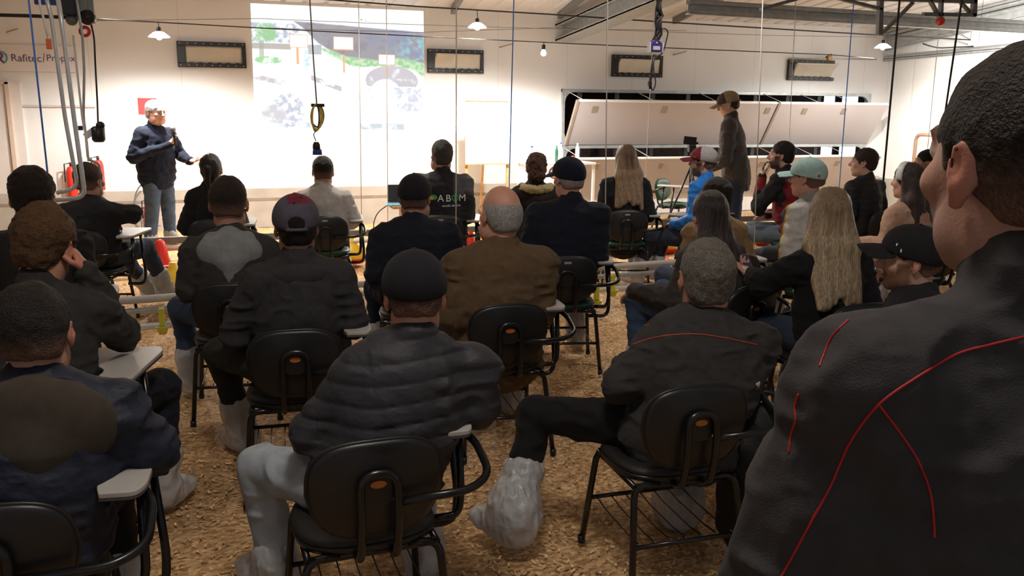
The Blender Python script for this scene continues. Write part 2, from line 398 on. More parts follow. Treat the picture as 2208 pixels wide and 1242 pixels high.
# four air inlets high on the wall
IN = [((380, 87), (532, 149), 0), ((920, 105), (1041, 159), 1), ((1318, 118), (1425, 167), 1), ((1698, 129), (1793, 174), 2)]
LB = ['black framed air inlet left of the projected picture', 'black framed air inlet just right of the projected picture', 'black framed air inlet with warped flap behind the hanging cable bundle', 'black framed air inlet nearest the right corner with a hanging bent flap']
for (p0, p1, bend), lb in zip(IN, LB):
    a = atY(p0[0], p0[1], WY); b = atY(p1[0], p1[1], WY); W = b[0]-a[0]; Hh = .345
    cz = (atY(p0[0], p0[1], WY)[2]+b[2])/2
    root = empty('air_inlet', (a[0]+W/2, WY-.01, cz), 0, lb, 'air inlet', 'air inlets in a row high on the end wall')
    f = .055; mb = MB()
    mb.box((0, -.02, Hh/2-f/2), (W, .06, f)); mb.box((0, -.02, -Hh/2+f/2), (W, .06, f)); mb.box((-W/2+f, -.02, 0), (f*2, .058, Hh-f*2)); 
    if bend < 2: mb.box((W/2-f/2, -.02, 0), (f, .058, Hh-f*2))
    mb.build('frame', M['blk'], root, bevel=.006)
    mb = MB()
    for k in range(9):
        for sg in (-1, 1): mb.lathe([(0, .0), (.007, 0), (.007, -.004), (0, -.004)], (-W/2+.04+(W-.08)*k/8, -.052, sg*(Hh/2-f/2)), 8, rot=[[1, 0, 0], [0, 0, 1], [0, 1, 0]])
    mb.build('screw', M['galv_lt'], root)
    mb = MB()
    for k in range(6): mb.box((-W/2+.18+(W-.3)*k/5, -.045, -Hh/2+f+.004), (.05, .012, .018))
    mb.build('hinge', M['blk'], root)
    # the flap, bowed toward the room
    nx, nz = 20, 10; V = []; 
    for j in range(nz+1):
        for i in range(nx+1):
            u, v = i/nx, j/nz; x_ = (-W/2+.10)+(W-.15)*u; z_ = (-Hh/2+f)+(Hh-2*f-.01)*v
            y_ = -.025-.02*v*(1 if bend else .3)
            if bend == 1: y_ -= .05*v*v*(1-u)*.8; x_ += .035*(1-u)*v*v
            if bend == 2: y_ -= .10*v*v; x_ += .07*u*v*v
            V.append((x_, y_, z_))
    F = [(j*(nx+1)+i, j*(nx+1)+i+1, (j+1)*(nx+1)+i+1, (j+1)*(nx+1)+i) for j in range(nz) for i in range(nx)]
    o = MB().add(V, F, 0, True).build('flap_door', M['tablet'] if False else mat('inlet_flap_cream', (.56, .51, .42), .5, var=.05), root)
    s_ = o.modifiers.new('thick', 'SOLIDIFY'); s_.thickness = .012
# projected picture: the projector's light painted as a glowing sheet on the wall
def slide():
    p = lambda x, y: atY(x, y, WY)-np.array([0, .004, 0])
    c = [p(551, 303), p(917, 305), p(913, 24), p(540, 7)]
    nx, ny = 300, 240
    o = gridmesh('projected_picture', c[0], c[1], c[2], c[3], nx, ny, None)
    u = np.linspace(0, 1, nx+1); v = np.linspace(0, 1, ny+1); U, V = np.meshgrid(u, v); X = (36+U*1454).ravel(); Y = (1180-V*1155-U*0).ravel()
    Y = Y + U.ravel()*V.ravel()*80*0
    rng = np.random.default_rng(5)
    def nz(sx, sy, s):
        r = np.random.default_rng(s); out = 0
        for o_ in range(5):
            g = r.random((60, 60)); f = 2**o_
            xx = (X/sx*f) % 59; yy = (Y/sy*f) % 59; xi = xx.astype(int); yi = yy.astype(int); fx = xx-xi; fy = yy-yi
            a = g[yi, xi]*(1-fx)*(1-fy)+g[yi, (xi+1) % 60]*fx*(1-fy)+g[(yi+1) % 60, xi]*(1-fx)*fy+g[(yi+1) % 60, (xi+1) % 60]*fx*fy
            out = out+a/f
        return out/1.94
    N1, N2, N3 = nz(60, 45, 1), nz(25, 22, 2), nz(110, 80, 3)
    C = np.ones((len(X), 3))*np.array([1.15, 1.15, 1.15])
    def put(mask, col, a=1.0):
        m_ = np.clip(mask, 0, 1)[:, None]*a; C[:] = C*(1-m_)+np.array(col)*m_
    sm = lambda t: np.clip(t, 0, 1)
    def below(pts, soft=12):   # 1 where Y is under the polyline
        yy = np.interp(X, [a for a, b in pts], [b for a, b in pts]); return sm((Y-yy)/soft)
    top = 150+np.maximum(0, (X-400))*.05
    W2 = Y > top-0
    # dark hillside
    hill = below([(36, 2000), (370, 150), (1490, 205)])*(X > 370)*(1-below([(370, 150), (430, 190), (560, 320), (700, 400), (900, 470), (1100, 470), (1490, 520)]))
    put(hill, (.42, .40, .44)); put(hill*sm((N1-.45)*4), (.36, .33, .38)); put(hill*sm((X-1150)/200)*sm((N2-.42)*5), (.36, .66, .74)); put(hill*sm((X-900)/200)*sm((N3-.5)*5), (.36, .37, .52))
    # tower / rubble upper left
    put((X < 430)*below([(36, 170), (110, 150), (380, 160), (440, 230)])*(1-below([(36, 360), (350, 350), (560, 430)])), (.95, .97, 1.0)); 
    put((X < 420)*(Y > 180)*(Y < 340)*sm((N2-.5)*8), (.55, .60, .72))
    put((X < 230)*(Y > 180)*(Y < 340)*sm((N1-.42)*6), (.42, .72, .38))
    put((X < 350)*(Y > 350)*(Y < 400)*sm((N3-.1)*6), (.62, .58, .55)); put((X > 90)*(X < 130)*(Y > 330)*(Y < 480), (.5, .5, .42), .7)
    put(((X-160)**2/110**2+(Y-490)**2/32**2 < 1)*sm((N2-.3)*5), (.45, .80, .42))
    # roof slope
    put((np.abs(Y-(270+(X-500)*1.0)) < 14)*(X > 440)*(X < 740), (.92, .98, 1)); put((X > 490)*(X < 600)*(Y > 350)*(Y < 430), (.48, .50, .52), .8)
    put(((X-480)**2/30**2+(Y-480)**2/90**2 < 1)*sm((N2-.4)*4), (.65, .88, .9))
    # bushes
    bush = below([(36, 2000), (600, 370), (640, 370), (800, 430), (900, 440), (1100, 460), (1250, 430), (1490, 470)], 20)*(X > 600)*(1-below([(600, 380), (700, 440), (860, 520), (980, 520), (1240, 500), (1400, 540), (1490, 600)], 12))
    put(bush, (.70, .88, .62)); put(bush*sm((N2-.45)*6), (.40, .72, .36))
    # ground, paths and stones
    put((X < 300)*(np.abs(Y-(640+(X-80)*.22)) < 22)*sm((N1-.3)*5), (.74, .68, .70))
    put((X > 510)*(X < 760)*(np.abs(Y-(630+(X-510)*.38)) < 22)*sm((N1-.3)*5), (.68, .64, .68))
    d1 = ((X-310)/150)**2+((Y-920)/170)**2; put(sm((1-d1)*3)*sm((N2-.38)*4), (.68, .70, .80))
    d1 = ((X-190)/110)**2+((Y-950)/90)**2; put(sm((1-d1)*3)*sm((N1-.2)*3), (.78, .76, .80))
    # well with the arch
    r = np.sqrt(((X-1200)/230)**2+((Y-640)/130)**2); put((r < 1)*(Y < 690)*(Y > 510)*sm((N1-.15)*4), (.72, .68, .72)); 
    r2 = np.sqrt(((X-1140)/130)**2+((Y-740)/110)**2); put((r2 < 1), (1.2, 1.2, 1.2))
    put((X > 1210)*(X < 1470)*(Y > 700)*(Y < 910)*sm((N2-.32)*3), (.78, .80, .90)); put((X > 930)*(X < 1040)*(Y > 560)*(Y < 830)*sm((N2-.42)*4)*(X > 1150-(Y-500)*.7), (.76, .82, .86))
    put((X > 420)*(X < 600)*(Y > 1020)*(Y < 1065)*sm((N1-.2)*4), (.70, .78, .84)); put((X > 910)*(X < 1300)*(Y > 1025)*(Y < 1075)*sm((N1-.3)*4), (.72, .80, .84))
    # white caption boxes with orange outlines and their pins
    for x0, y0, x1, y1 in ((345, 275, 485, 372), (705, 280, 868, 380), (1090, 418, 1225, 500)):
        put((X > x0-5)*(X < x1+5)*(Y > y0-6)*(Y < y1+6), (1.0, .50, .25)); put((X > x0)*(X < x1)*(Y > y0)*(Y < y1), (1.25, 1.2, 1.15))
    for x0, y0, y1 in ((402, 375, 520), (787, 420, 580), (1158, 530, 590)): put((X > x0-8)*(X < x0+8)*(Y > y0)*(Y < y1), (1.0, .55, .22))
    put(((X-945)**2+(Y-122)**2 < 60), (.3, .35, .4)); put(((X-985)**2+(Y-128)**2 < 30), (.4, .45, .5))
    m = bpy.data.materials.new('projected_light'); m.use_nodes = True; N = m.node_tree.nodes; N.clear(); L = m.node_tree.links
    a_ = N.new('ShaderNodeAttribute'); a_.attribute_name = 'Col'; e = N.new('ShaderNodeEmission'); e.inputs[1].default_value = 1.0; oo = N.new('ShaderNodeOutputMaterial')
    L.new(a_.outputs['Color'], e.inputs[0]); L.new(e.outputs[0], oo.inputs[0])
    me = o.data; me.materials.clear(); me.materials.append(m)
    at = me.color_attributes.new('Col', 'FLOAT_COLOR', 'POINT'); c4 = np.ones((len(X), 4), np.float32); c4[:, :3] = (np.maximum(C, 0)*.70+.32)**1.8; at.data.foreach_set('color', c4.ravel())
    tag(o, 'bright projected picture of stone ruins with orange caption boxes on the wall', 'projected image')
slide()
# ------------------------------------------------------------------ roof steel
def ibeam(p0, p1, h, wd, name, m, label, cat='beam', group=None, tf=.012):
    """beam with a C/I section whose bottom centre line runs p0 -> p1"""
    p0, p1 = np.array(p0, float), np.array(p1, float); d = p1-p0; L_ = np.linalg.norm(d); d /= L_
    s = np.cross(d, [0, 0, 1.0]); s /= np.linalg.norm(s); u = np.cross(s, d); Rm = np.stack([s, d, u], 1); c = (p0+p1)/2
    mb = MB().box(u*tf/2, (wd, L_, tf), rot=Rm); mb.box(u*(h-tf/2), (wd, L_, tf), rot=Rm); mb.box(u*h/2, (tf, L_, h-2*tf), rot=Rm)
    for s0 in (-1, 1): mb.box(s*s0*(wd/2-.004)+u*.03, (.008, L_, .04), rot=Rm); mb.box(s*s0*(wd/2-.004)+u*(h-.03), (.008, L_, .04), rot=Rm)
    o = mb.build(name, m, loc=tuple(c)); tag(o, label, cat, group); return o
xb = float(atY(1215, 88, WY)[0])
zb = float(atY(1187, 90, WY)[2])
pE = atX(1440, 3, xb)
slope = (pE[2]-zb)/(WY-pE[1]); print('beam', xb, zb, pE, slope)
ibeam((xb, WY-.02, zb), (xb, 2.0, zb+slope*(WY-2.0)), .27, .30, 'roof_beam', M['galv'], 'broad galvanised roof beam running from the end wall toward the camera, right of the projected picture', tf=.03)
# purlin across the roof and its ribs
pa = atY(1425, 28, 9.6); ibeam((xb+.2, 9.6, pa[2]), (XC-.1, 9.6, pa[2]-.05), .17, .09, 'roof_beam', M['galv'], 'grey roof purlin running parallel to the end wall toward the corner')
for i, (x0) in enumerate((2.9, 4.6, 5.6, 6.6)):
    ya = 12.95; ibeam((x0+.5, ya, ceil_z(ya)-.10), (x0-.6, 5.0, ceil_z(5.0)-.10), .09, .06, 'roof_rib', M['galv_dark'], ['thin dark roof rib nearest the broad roof beam', 'second thin dark roof rib from the broad roof beam', 'third thin dark roof rib from the broad roof beam', 'thin dark roof rib nearest the side wall'][i], 'beam', 'thin ribs under the roof sheets')
# rails on the side wall
for i, (a, b, h, lb) in enumerate((((1890, 113), (2208, 44), .22, 'widest galvanised rail high on the side wall, middle of three'), ((1905, 133), (2150, 112), .09, 'lowest thin galvanised rail on the side wall'), ((1893, 84), (2208, 8), .12, 'top galvanised rail on the side wall below the roof'))):
    X_ = XC-.08; p = atX(*a, X_); q = atX(*b, X_); d = q-p; p = p+d*(-.0); q2 = p+d*((p[1]-1.0)/(p[1]-q[1]))
    ibeam(p, q2, h, .08, 'wall_rail', M['galv'], lb, 'rail', 'galvanised rails along the side wall', tf=.014)
# lattice girder end, upper right
def truss():
    Y0 = 7.4; P = lambda x, y: atY(x, y, Y0)
    root = empty('roof_truss', P(2000, 20), 0, 'dark steel lattice girder hanging under the roof at upper right', 'truss'); o = np.array(root.location)
    def bar(a, b, wd, nm, m='galv_dark'):
        a, b = P(*a)-o, P(*b)-o; d = b-a; L_ = np.linalg.norm(d); d /= L_; s = np.array([0, 1.0, 0]); u = np.cross(d, s); Rm = np.stack([s, d, u], 1)
        MB().box((a+b)/2, (.05, L_, wd), rot=Rm).build(nm, M[m], root, bevel=.004)
    bar((1901, -90), (1896, 76), .052, 'post'); bar((2104, -90), (2099, 36), .05, 'post')
    bar((1560, -14), (2104, 3), .05, 'chord'); bar((1990, 31), (2102, 33), .04, 'chord'); bar((1902, 72), (1968, 6), .024, 'diagonal'); bar((2000, -8), (2028, 42), .024, 'diagonal'); bar((2062, -5), (2098, 34), .024, 'diagonal'); bar((2028, 38), (2030, -20), .03, 'diagonal')
    bar((1640, 20), (1760, -14), .03, 'diagonal'); bar((1790, -8), (1900, 20), .03, 'diagonal')
    a = P(2028, 46)-o; MB().lathe([(0, -.03), (.035, -.03), (.045, -.01), (.045, .015), (.02, .035), (0, .035)], a, 16, rot=[[0, 0, 1], [0, 1, 0], [-1, 0, 0]]).build('pulley', M['red'], root)
truss()

# ------------------------------------------------------------------ bulbs
NB = ['hanging lit bulb under a shallow shade, above the presenter', 'hanging lit bulb under a shallow shade, right of the projected picture', 'bare lit bulb hanging above the flip chart', 'hanging lit bulb under a shallow shade, in the corner by the side wall']
for p, b, lb in zip(BP, BULBS, NB):
    root = empty('hanging_bulb', (p[0], p[1], p[2]), 0, lb, 'lamp', 'lit bulbs hanging near the end wall')
    MB().lathe([(0, -.055), (.022, -.05), (.036, -.03), (.036, -.01), (.025, .012), (.018, .03), (0, .03)]).build('bulb', M['bulb'], root)
    MB().lathe([(0, .095), (.022, .095), (.026, .08), (.026, .04), (.018, .028), (0, .028)]).build('socket', M['blk'], root)
    if b[3]:
        MB().lathe([(.03, .045), (.06, .035), (.105, .0), (.125, -.02), (.122, -.024), (.10, -.004), (.055, .028), (.03, .038)], n=32).build('shade', emat('glowing_shade', (1, .97, .94), 3.0), root)
    ct = atY(*{343: (345, 48), 1029: (1029, 22), 1172: (1172, 91), 1904: (1904, 76)}[b[0][0]], b[1]); MB().tube([(0, 0, .06), (.003, 0, .09), (0, 0, ct[2]-p[2])], .005, 6).build('cord', M['black_cable'], root)

# ------------------------------------------------------------------ overhead cables
def cable(pts, Y, r, label, m='black_cable', sag=.0, name='overhead_cable'):
    P = [atY(x, y, Y) for x, y in pts]; P = [np.array(p) for p in P]
    o0 = P[0].copy(); ps = []
    for i in range(len(P)-1):
        for k in range(8): t = k/8; ps.append(P[i]*(1-t)+P[i+1]*t)
    ps.append(P[-1])
    o = MB().tube([p-o0 for p in ps], r, 7).build(name, M[m], loc=tuple(o0)); tag(o, label, 'cable'); return o
cable([(205, 40), (345, 48), (500, 57), (700, 68), (940, 80), (1187, 92), (1480, 105), (1790, 118), (1885, 126)], 11.5, .007, 'black cable strung low across the room, carrying the bulb over the presenter')
cable([(640, -6), (900, 14), (1187, 31), (1440, 48), (1900, 76), (2208, 92)], 11.3, .010, 'thick black cable strung highest across the room, near the roof')
cable([(-20, 32), (60, 34), (130, 37), (196, 39)], 7.6, .014, 'dark pipe running in from the left edge to the winch')
cable([(200, 42), (560, 60), (900, 70), (1187, 60), (1650, 76), (1890, 80)], 12.6, .004, 'thin grey wire strung just in front of the end wall', 'galv_dark')
cable([(200, 45), (560, 40), (800, 50), (1180, 62), (1480, 66)], 12.3, .004, 'faint thin wire crossing the top of the projected picture', 'galv_dark')
for px, lb in ((28, 'far left'), (1090, 'right of the projected picture'), (1465, 'beside the hanging cable bundle')):
    y = {28: 66, 1090: 98, 1465: 114}[px]
    a = atY(px-13, y+4, WY); b = atY(px+12, y-3, WY); o0 = a.copy()
    o = MB().tube([(0, .0, 0), (0, -.03, 0), *( [(b-a)*.5+np.array([0, -.05, .0]), (b-a)+np.array([0, -.05, 0])] )], .009, 6).build('wall_hook', M['flapedge'], loc=tuple(o0)); tag(o, 'small brown hook on the end wall, %s' % lb, 'hook', 'small hooks on the end wall')

# ------------------------------------------------------------------ hanging cords
def vcord(px, pyb, Y, ztop, m, r, label, zb=None, pytop=None):
    p = atY(px, pyb, Y); z0 = p[2] if zb is None else zb
    zt = min(ceil_z(Y)-.02, ztop) if ztop else ceil_z(Y)-.02
    top = p.copy()
    if pytop is not None:
        q = atY(pytop, 0, Y); top[0] = p[0]+(q[0]-p[0])*((zt-z0)/(q[2]-z0))
    bt = np.array([p[0], Y, z0]); o = MB().tube([(0, 0, 0), ((top[0]-bt[0])*.5, 0, (zt-z0)*.5), (top[0]-bt[0], 0, zt-z0)], r, 7).build('ceiling_rope', M[m], loc=tuple(bt)); tag(o, label, 'rope', 'cords hanging from the roof'); return o
YL1 = float(atz(345, 527, .30)[1]); YL2 = float(atz(300, 668, .32)[1]); print('lines', YL1, YL2)
vcord(108, 400, YL2, None, 'blue_cord', .006, 'bright blue cord hanging at the far left of the room', .32, 62)
vcord(1096, 395, YL1, None, 'blue_cord', .007, 'blue cord hanging in front of the flip chart edge', .3, 1108)
vcord(1813, 365, YL1, None, 'blue_cord', .007, 'bright blue cord hanging before the right flap panels', .3, 1841)
for px, pb, y, pt, lb in ((779, 470, YL1, 773, 'white cord hanging over the hooded person beside the screen'), (835, 445, YL1, 833, 'thin pale cord hanging left of the laptop'), (982, 505, YL2, 984, 'white cord hanging in front of the lettered jacket'), (1305, 570, YL2, 1310, 'white cord hanging left of the fair haired person by the flaps'), (1390, 400, YL1, 1412, 'white cord running down from the purple junction box'), (1626, 560, YL2, 1645, 'white cord hanging right of the cameraman'), (1706, 300, YL1, 1716, 'faint pale cord hanging before the right flaps'), (2000, 330, YL1, 2031, 'thin pale cord hanging before the side wall')):
    vcord(px, pb, y, None, 'white_cord', .0045, lb, .3, pt)
vcord(1905, 390, YL2+.6, None, 'black_cable', .010, 'thick black cable hanging in front of the side wall, left one', .4, 1940)
vcord(2040, 205, 6.2, None, 'black_cable', .009, 'thick black cable hanging beside the tall head in the foreground', 1.5, 2074)

# yellow-black coil hanging before the picture
def coil():
    Y = 7.0; P = lambda x, y: atY(x, y, Y)
    root = empty('coiled_lead', P(683, 226), 0, 'yellow and dark lead coiled and hanging in front of the projected picture', 'cable coil'); o = np.array(root.location)
    t = P(668, 0)-o; t = t*(1+.9*0); tt = P(666, -60)-o
    MB().tube([P(683, 226)-o, P(676, 130)-o, P(668, 0)-o, tt], .0055, 7).build('lead', M['flapedge'], root)
    for k, (cx, cy, rx, ry, m) in enumerate(((682, 253, 10, 28, 'yellow'), (683, 252, 13, 26, 'ylime'), (681, 254, 8, 29, 'black_cable'), (685, 250, 14, 24, 'black_cable'))):
        pts = [P(cx+rx*math.sin(a), cy-ry*math.cos(a))-o+np.array([0, (k-1.5)*.012+.02*math.sin(a), 0]) for a in np.linspace(0, 2*math.pi, 36)]
        MB().tube(pts, .0065, 7, cap=False).build('loop', M[m], root)
    MB().box(P(685, 227)-o, (.10, .05, .025)).build('tie', M['black_cable'], root, bevel=.005)
    root2 = empty('plug_socket', P(682, 306), 0, 'blue and black extension socket hanging below the coiled lead', 'socket'); o = np.array(root2.location)
    MB().tube([P(681, 282)-o, P(676, 290)-o, P(681, 304)-o], .004, 6).build('lead', M['black_cable'], root2)
    MB().lathe([(0, .0), (.018, 0), (.028, -.02), (.03, -.055), (.0, -.055)], (0, 0, 0), 16).build('shell', M['blk'], root2)
    MB().lathe([(0, -.055), (.034, -.057), (.038, -.10), (.0, -.10)], (.005, 0, 0), 16).build('body', M['bluep'], root2)
coil()
# black cable bundle with the purple box
def bundle():
    Y = 7.0; P = lambda x, y: atY(x, y, Y)
    root = empty('cable_bundle', P(1414, 86), 0, 'thick bundle of black cables hanging from the roof above the cameraman', 'cable bundle'); o = np.array(root.location)
    rng = random.Random(4)
    for k in range(9):
        pts = []
        for y, xc, w_ in ((-40, 1421, 5), (0, 1421, 6), (20, 1420, 6), (34, 1419, 9), (48, 1418, 7), (60, 1420, 5), (74, 1420, 9), (86, 1415, 8)):
            pts.append(P(xc+rng.uniform(-w_, w_), y)-o+np.array([0, rng.uniform(-.02, .02), 0]))
        q = [pts[0]]
        for i in range(len(pts)-1):
            for t in (1/3, 2/3, 1): q.append(pts[i]*(1-t)+pts[i+1]*t)
        MB().tube(q, .011, 6).build('cable', M['black_cable'], root)
    lp = [P(1425, 63), P(1434, 61), P(1441, 68), P(1436, 92), (P(1430, 112)), P(1424, 119), P(1412, 124), P(1406, 150), P(1403, 186), P(1407, 197), P(1412, 188), P(1414, 176), P(1409, 152), P(1410, 120)]
    MB().tube(fillet([p-o for p in lp], .05, 4), .006, 6).build('loop', M['black_cable'], root)
    MB().tube([p-o for p in (P(1411, 118), P(1406, 146), P(1402, 176), P(1402, 192))], .012, 7).build('cable', M['black_cable'], root)
    MB().box(P(1401, 180)-o, (.03, .03, .04)).build('clamp', M['blk'], root, bevel=.004)
    r2 = empty('junction_box', P(1412, 101), 0, 'purple box with a pale label hanging on the black cable bundle', 'box')
    o = np.array(r2.location); s = Y/FPX*1.03
    w2, h2 = .056, .045
    MB().prism([(-w2, -.03, -h2), (w2, -.03, -h2), (w2*.95, -.03, h2*.7), (w2*.3, -.03, h2*1.35), (-w2*.3, -.03, h2*1.35), (-w2*.95, -.03, h2*.7)], (0, .06, 0)).build('case', M['purple'], r2, bevel=.005)
    MB().box((0, -.033, -.012), (.068, .004, .032)).build('label_plate', M['flap'], r2); MB().box((.0, -.033, .033), (.018, .004, .014)).build('switch', M['lbl'], r2)
    for s0 in (-1, 1): MB().box((s0*(w2+.005), -.01, -.005), (.010, .055, .085)).build('side_clip', M['galv_lt'], r2, bevel=.002)
bundle()
# cable bundle on the right end of the cable
o = MB().tube(fillet([(0, 0, 0), (.1, -.02, -.03), (.32, 0, -.06), (.9, .02, -.02), (1.3, .05, .01)], .1), .012, 7).build('loose_cable', M['black_cable'], loc=tuple(atY(1990, 94, 11.2))); tag(o, 'loose black cable drooping along the rails of the side wall', 'cable')
for k, (px, py) in enumerate(((2092, 92), (2110, 92))):
    p = atY(px, py, 10.4); r = empty('hanging_bulb', p, 0, ['small unlit bulb hanging by the side wall, left of two', 'small unlit bulb hanging by the side wall, right of two'][k], 'lamp', 'unlit bulbs by the side wall')
    MB().lathe([(0, -.045), (.02, -.04), (.03, -.015), (.02, .01), (.012, .03), (0, .03)]).build('bulb', M['tablet'], r); MB().tube([(0, 0, .03), (0, 0, ceil_z(p[1])-p[2])], .003, 6).build('cord', M['black_cable'], r)
# brown bird-like bracket above the last inlet
p = atY(1788, 124, WY-.15); r = empty('inlet_pulley', p, 0, 'small orange and black pulley on the wire above the rightmost inlet', 'pulley')
MB().lathe([(0, -.02), (.05, -.02), (.035, 0), (.05, .02), (0, .02)], n=16, rot=[[1, 0, 0], [0, 0, 1], [0, 1, 0]]).build('wheel', M['wood'], r); MB().tube([(.03, 0, .06), (0, 0, .0), (-.07, 0, .01)], .012, 6).build('hook', M['blk'], r)
# galvanised actuator rod at the ends of the inlets
a = atY(1700, 126, WY-.12); b = atY(1890, 128, WY-.12); o = MB().tube([(0, 0, 0), b-a], .012, 7).build('actuator_rod', M['galv'], loc=tuple(a)); tag(o, 'thin galvanised rod on the wall leading to the corner from the rightmost inlet', 'rod')
MB0 = MB().box((0, 0, 0), (.16, .05, .07)); o = MB0.build('roof_clamp', M['galv_lt'], loc=tuple(atY(1298, 50, 12.4)), bevel=.01); tag(o, 'small bright clamp on the wires beneath the broad roof beam', 'clamp')

# ------------------------------------------------------------------ top left winch, tubes, banner
def winch():
    Y = 7.6; P = lambda x, y: atY(x, y, Y); root = empty('winch_motor', P(160, 22), 0, 'black winch motor with wheels mounted under the roof at top left', 'winch'); o = np.array(root.location)
    RX = [[1, 0, 0], [0, 0, 1], [0, 1, 0]]
    MB().box(P(150, 14)-o, (.15, .14, .15)).build('gearbox', M['blk'], root, bevel=.015)
    MB().lathe([(0, -.06), (.05, -.05), (.058, -.03), (.058, .03), (.05, .05), (0, .06)], P(189, 38)-o, 24, rot=RX).build('wheel', M['blk'], root)
    MB().lathe([(0, -.05), (.04, -.04), (.044, 0), (.04, .04), (0, .04)], P(155, 43)-o, 20, rot=RX).build('wheel', M['galv_dark'], root)
    MB().box(P(176, 20)-o, (.10, .08, .16)).build('bracket', M['galv_dark'], root, bevel=.006); MB().box(P(193, 10)-o, (.06, .06, .28)).build('post', M['galv_dark'], root, bevel=.004)
    MB().box(P(110, 3)-o, (.22, .07, .06)).build('arm', M['bluep'], root, bevel=.006)
    MB().lathe([(.02, -.02), (.04, -.02), (.045, 0), (.04, .02), (.02, .02)], P(183, 68)-o, 16, rot=RX).build('pulley', M['red'], root)
    c = empty('hanging_cable', P(199, 50), 0, 'dark cable running down the wall from the winch to the small motor', 'cable'); o = np.array(c.location)
    MB().tube(fillet([P(x, y)-o for x, y in ((196, 50), (203, 80), (206, 150), (210, 220), (212, 285))], .1), .007, 7).build('cable', M['black_cable'], c)
    r2 = empty('small_motor', P(212, 290), 0, 'small black motor hanging left of the presenter', 'motor'); o = np.array(r2.location)
    MB().lathe([(0, -.06), (.035, -.06), (.05, -.04), (.05, .05), (.03, .065), (0, .065)], (0, 0, 0), 18).build('housing', M['blk'], r2)
    MB().lathe([(0, -.03), (.03, -.03), (.032, .03), (0, .03)], (.02, 0, .07), 14, rot=RX).build('end_cap', M['blk'], r2)
    MB().box((-.06, 0, .01), (.09, .03, .05), rot=[[.8, 0, -.6], [0, 1, 0], [.6, 0, .8]]).build('bracket', M['galv_lt'], r2, bevel=.004)
    MB().box((-.13, 0, .05), (.05, .04, .035)).build('terminal_box', M['purple'], r2, bevel=.004)
winch()
def bent_tube(pts, Y, r, label, m='galv_lt', name='bent_tube'):
    P = [atY(x, y, Y) for x, y in pts]; o0 = P[-1].copy()
    o = MB().tube(fillet([p-o0 for p in P], .05, 6), r, 9).build(name, M[m], loc=tuple(o0)); tag(o, label, 'tube'); return o
bent_tube([(98, -10), (112, 40), (140, 250), (168, 405), (122, 416)], 5.2, .011, 'left of two bright steel tubes hanging and bending left at the bottom')
bent_tube([(124, -10), (138, 80), (158, 240), (184, 425), (118, 432)], 5.1, .012, 'right of two bright steel tubes hanging and bending left at the bottom')
bent_tube([(164, -10), (170, 30), (178, 76), (182, 150), (180, 250), (186, 300), (190, 345), (215, 352), (215, 372)], 7.4, .010, 'thin steel tube hanging beside the wall with a crooked foot', 'galv')
bent_tube([(158, 76), (166, 150), (178, 260), (187, 300), (191, 348)], 7.3, .008, 'thin pale tube between the bright tubes and the wall', 'white_cord')
bent_tube([(80, -40), (86, 10), (94, 40), (103, 78)], 5.0, .006, 'short pale cord with an orange tag at the top left', 'white_cord', 'tag_cord')
p = atY(106, 95, 5.0); o = MB().box((0, 0, 0), (.026, .02, .05)).build('orange_tag', M['orange'], loc=tuple(p), bevel=.003); tag(o, 'small orange tag hanging on a pale cord at top left', 'tag')
p = atY(105, 82, 5.0); o = MB().lathe([(0, -.015), (.008, -.012), (.008, .012), (0, .015)]).build('steel_clip', M['galv_lt'], loc=tuple(p)); tag(o, 'tiny bright clip above the orange tag', 'clip')
# sloping strut leaning beside the small motor
a, b = atY(142, 350, 8.0), atY(190, 290, 8.0)

def text_mesh(s, size, name, m, parent, loc, rot, extrude=.002, align='CENTER', sx=1):
    c = bpy.data.curves.new(name, 'FONT'); c.body = s; c.size = size; c.extrude = extrude; c.align_x = align; c.align_y = 'CENTER'
    t = bpy.data.objects.new(name+'_tmp', c); COL.objects.link(t); bpy.context.view_layer.update()
    me = bpy.data.meshes.new_from_object(t.evaluated_get(bpy.context.evaluated_depsgraph_get())); bpy.data.objects.remove(t); bpy.data.curves.remove(c)
    me.name = name; me.materials.clear(); me.materials.append(m); o = bpy.data.objects.new(name, me); COL.objects.link(o)
    if parent: o.parent = parent
    o.location = tuple(loc); o.rotation_euler = rot; o.scale = (sx, 1, 1); return o
M['ink'] = mat('purple_ink', (.10, .05, .14), .6)
a = atY(-60, 100, WY); b = atY(166, 150, WY); rt = empty('company_banner', ((a[0]+b[0])/2, WY-.012, (a[2]+b[2])/2), 0, 'white banner with the words Rafitec and Propex high on the wall at left', 'banner')
MB().box((0, 0, 0), (b[0]-a[0], .006, .34)).build('banner_sheet', mat('banner_vinyl', (.74, .70, .70), .5), rt)
ox, oz = rt.location.x, rt.location.z
for s, x0, x1 in (('Rafitec', 25, 89), ('/', 92, 98), ('Propex', 101, 162)):
    p = atY((x0+x1)/2, 126+.0*(x0), WY); o = text_mesh(s, .165, 'lettering', M['ink'], rt, (p[0]-ox, -.005, p[2]-oz), (R(90), 0, 0), .001)
    wpx = atY(x1, 126, WY)[0]-atY(x0, 126, WY)[0]; wm = max(v.co.x for v in o.data.vertices)-min(v.co.x for v in o.data.vertices); o.scale = (wpx/wm, wpx/wm if s != '/' else 1, 1)
p = atY(3, 124, WY); mb = MB(); c0 = np.array([p[0]-ox, -.006, p[2]-oz])
mb.tube([c0+np.array([.07*math.cos(a_), 0, .07*math.sin(a_)]) for a_ in np.linspace(-1.2, 2.4, 20)], .012, 6); mb.build('emblem', mat('teal_ink', (.12, .35, .42), .5), rt)
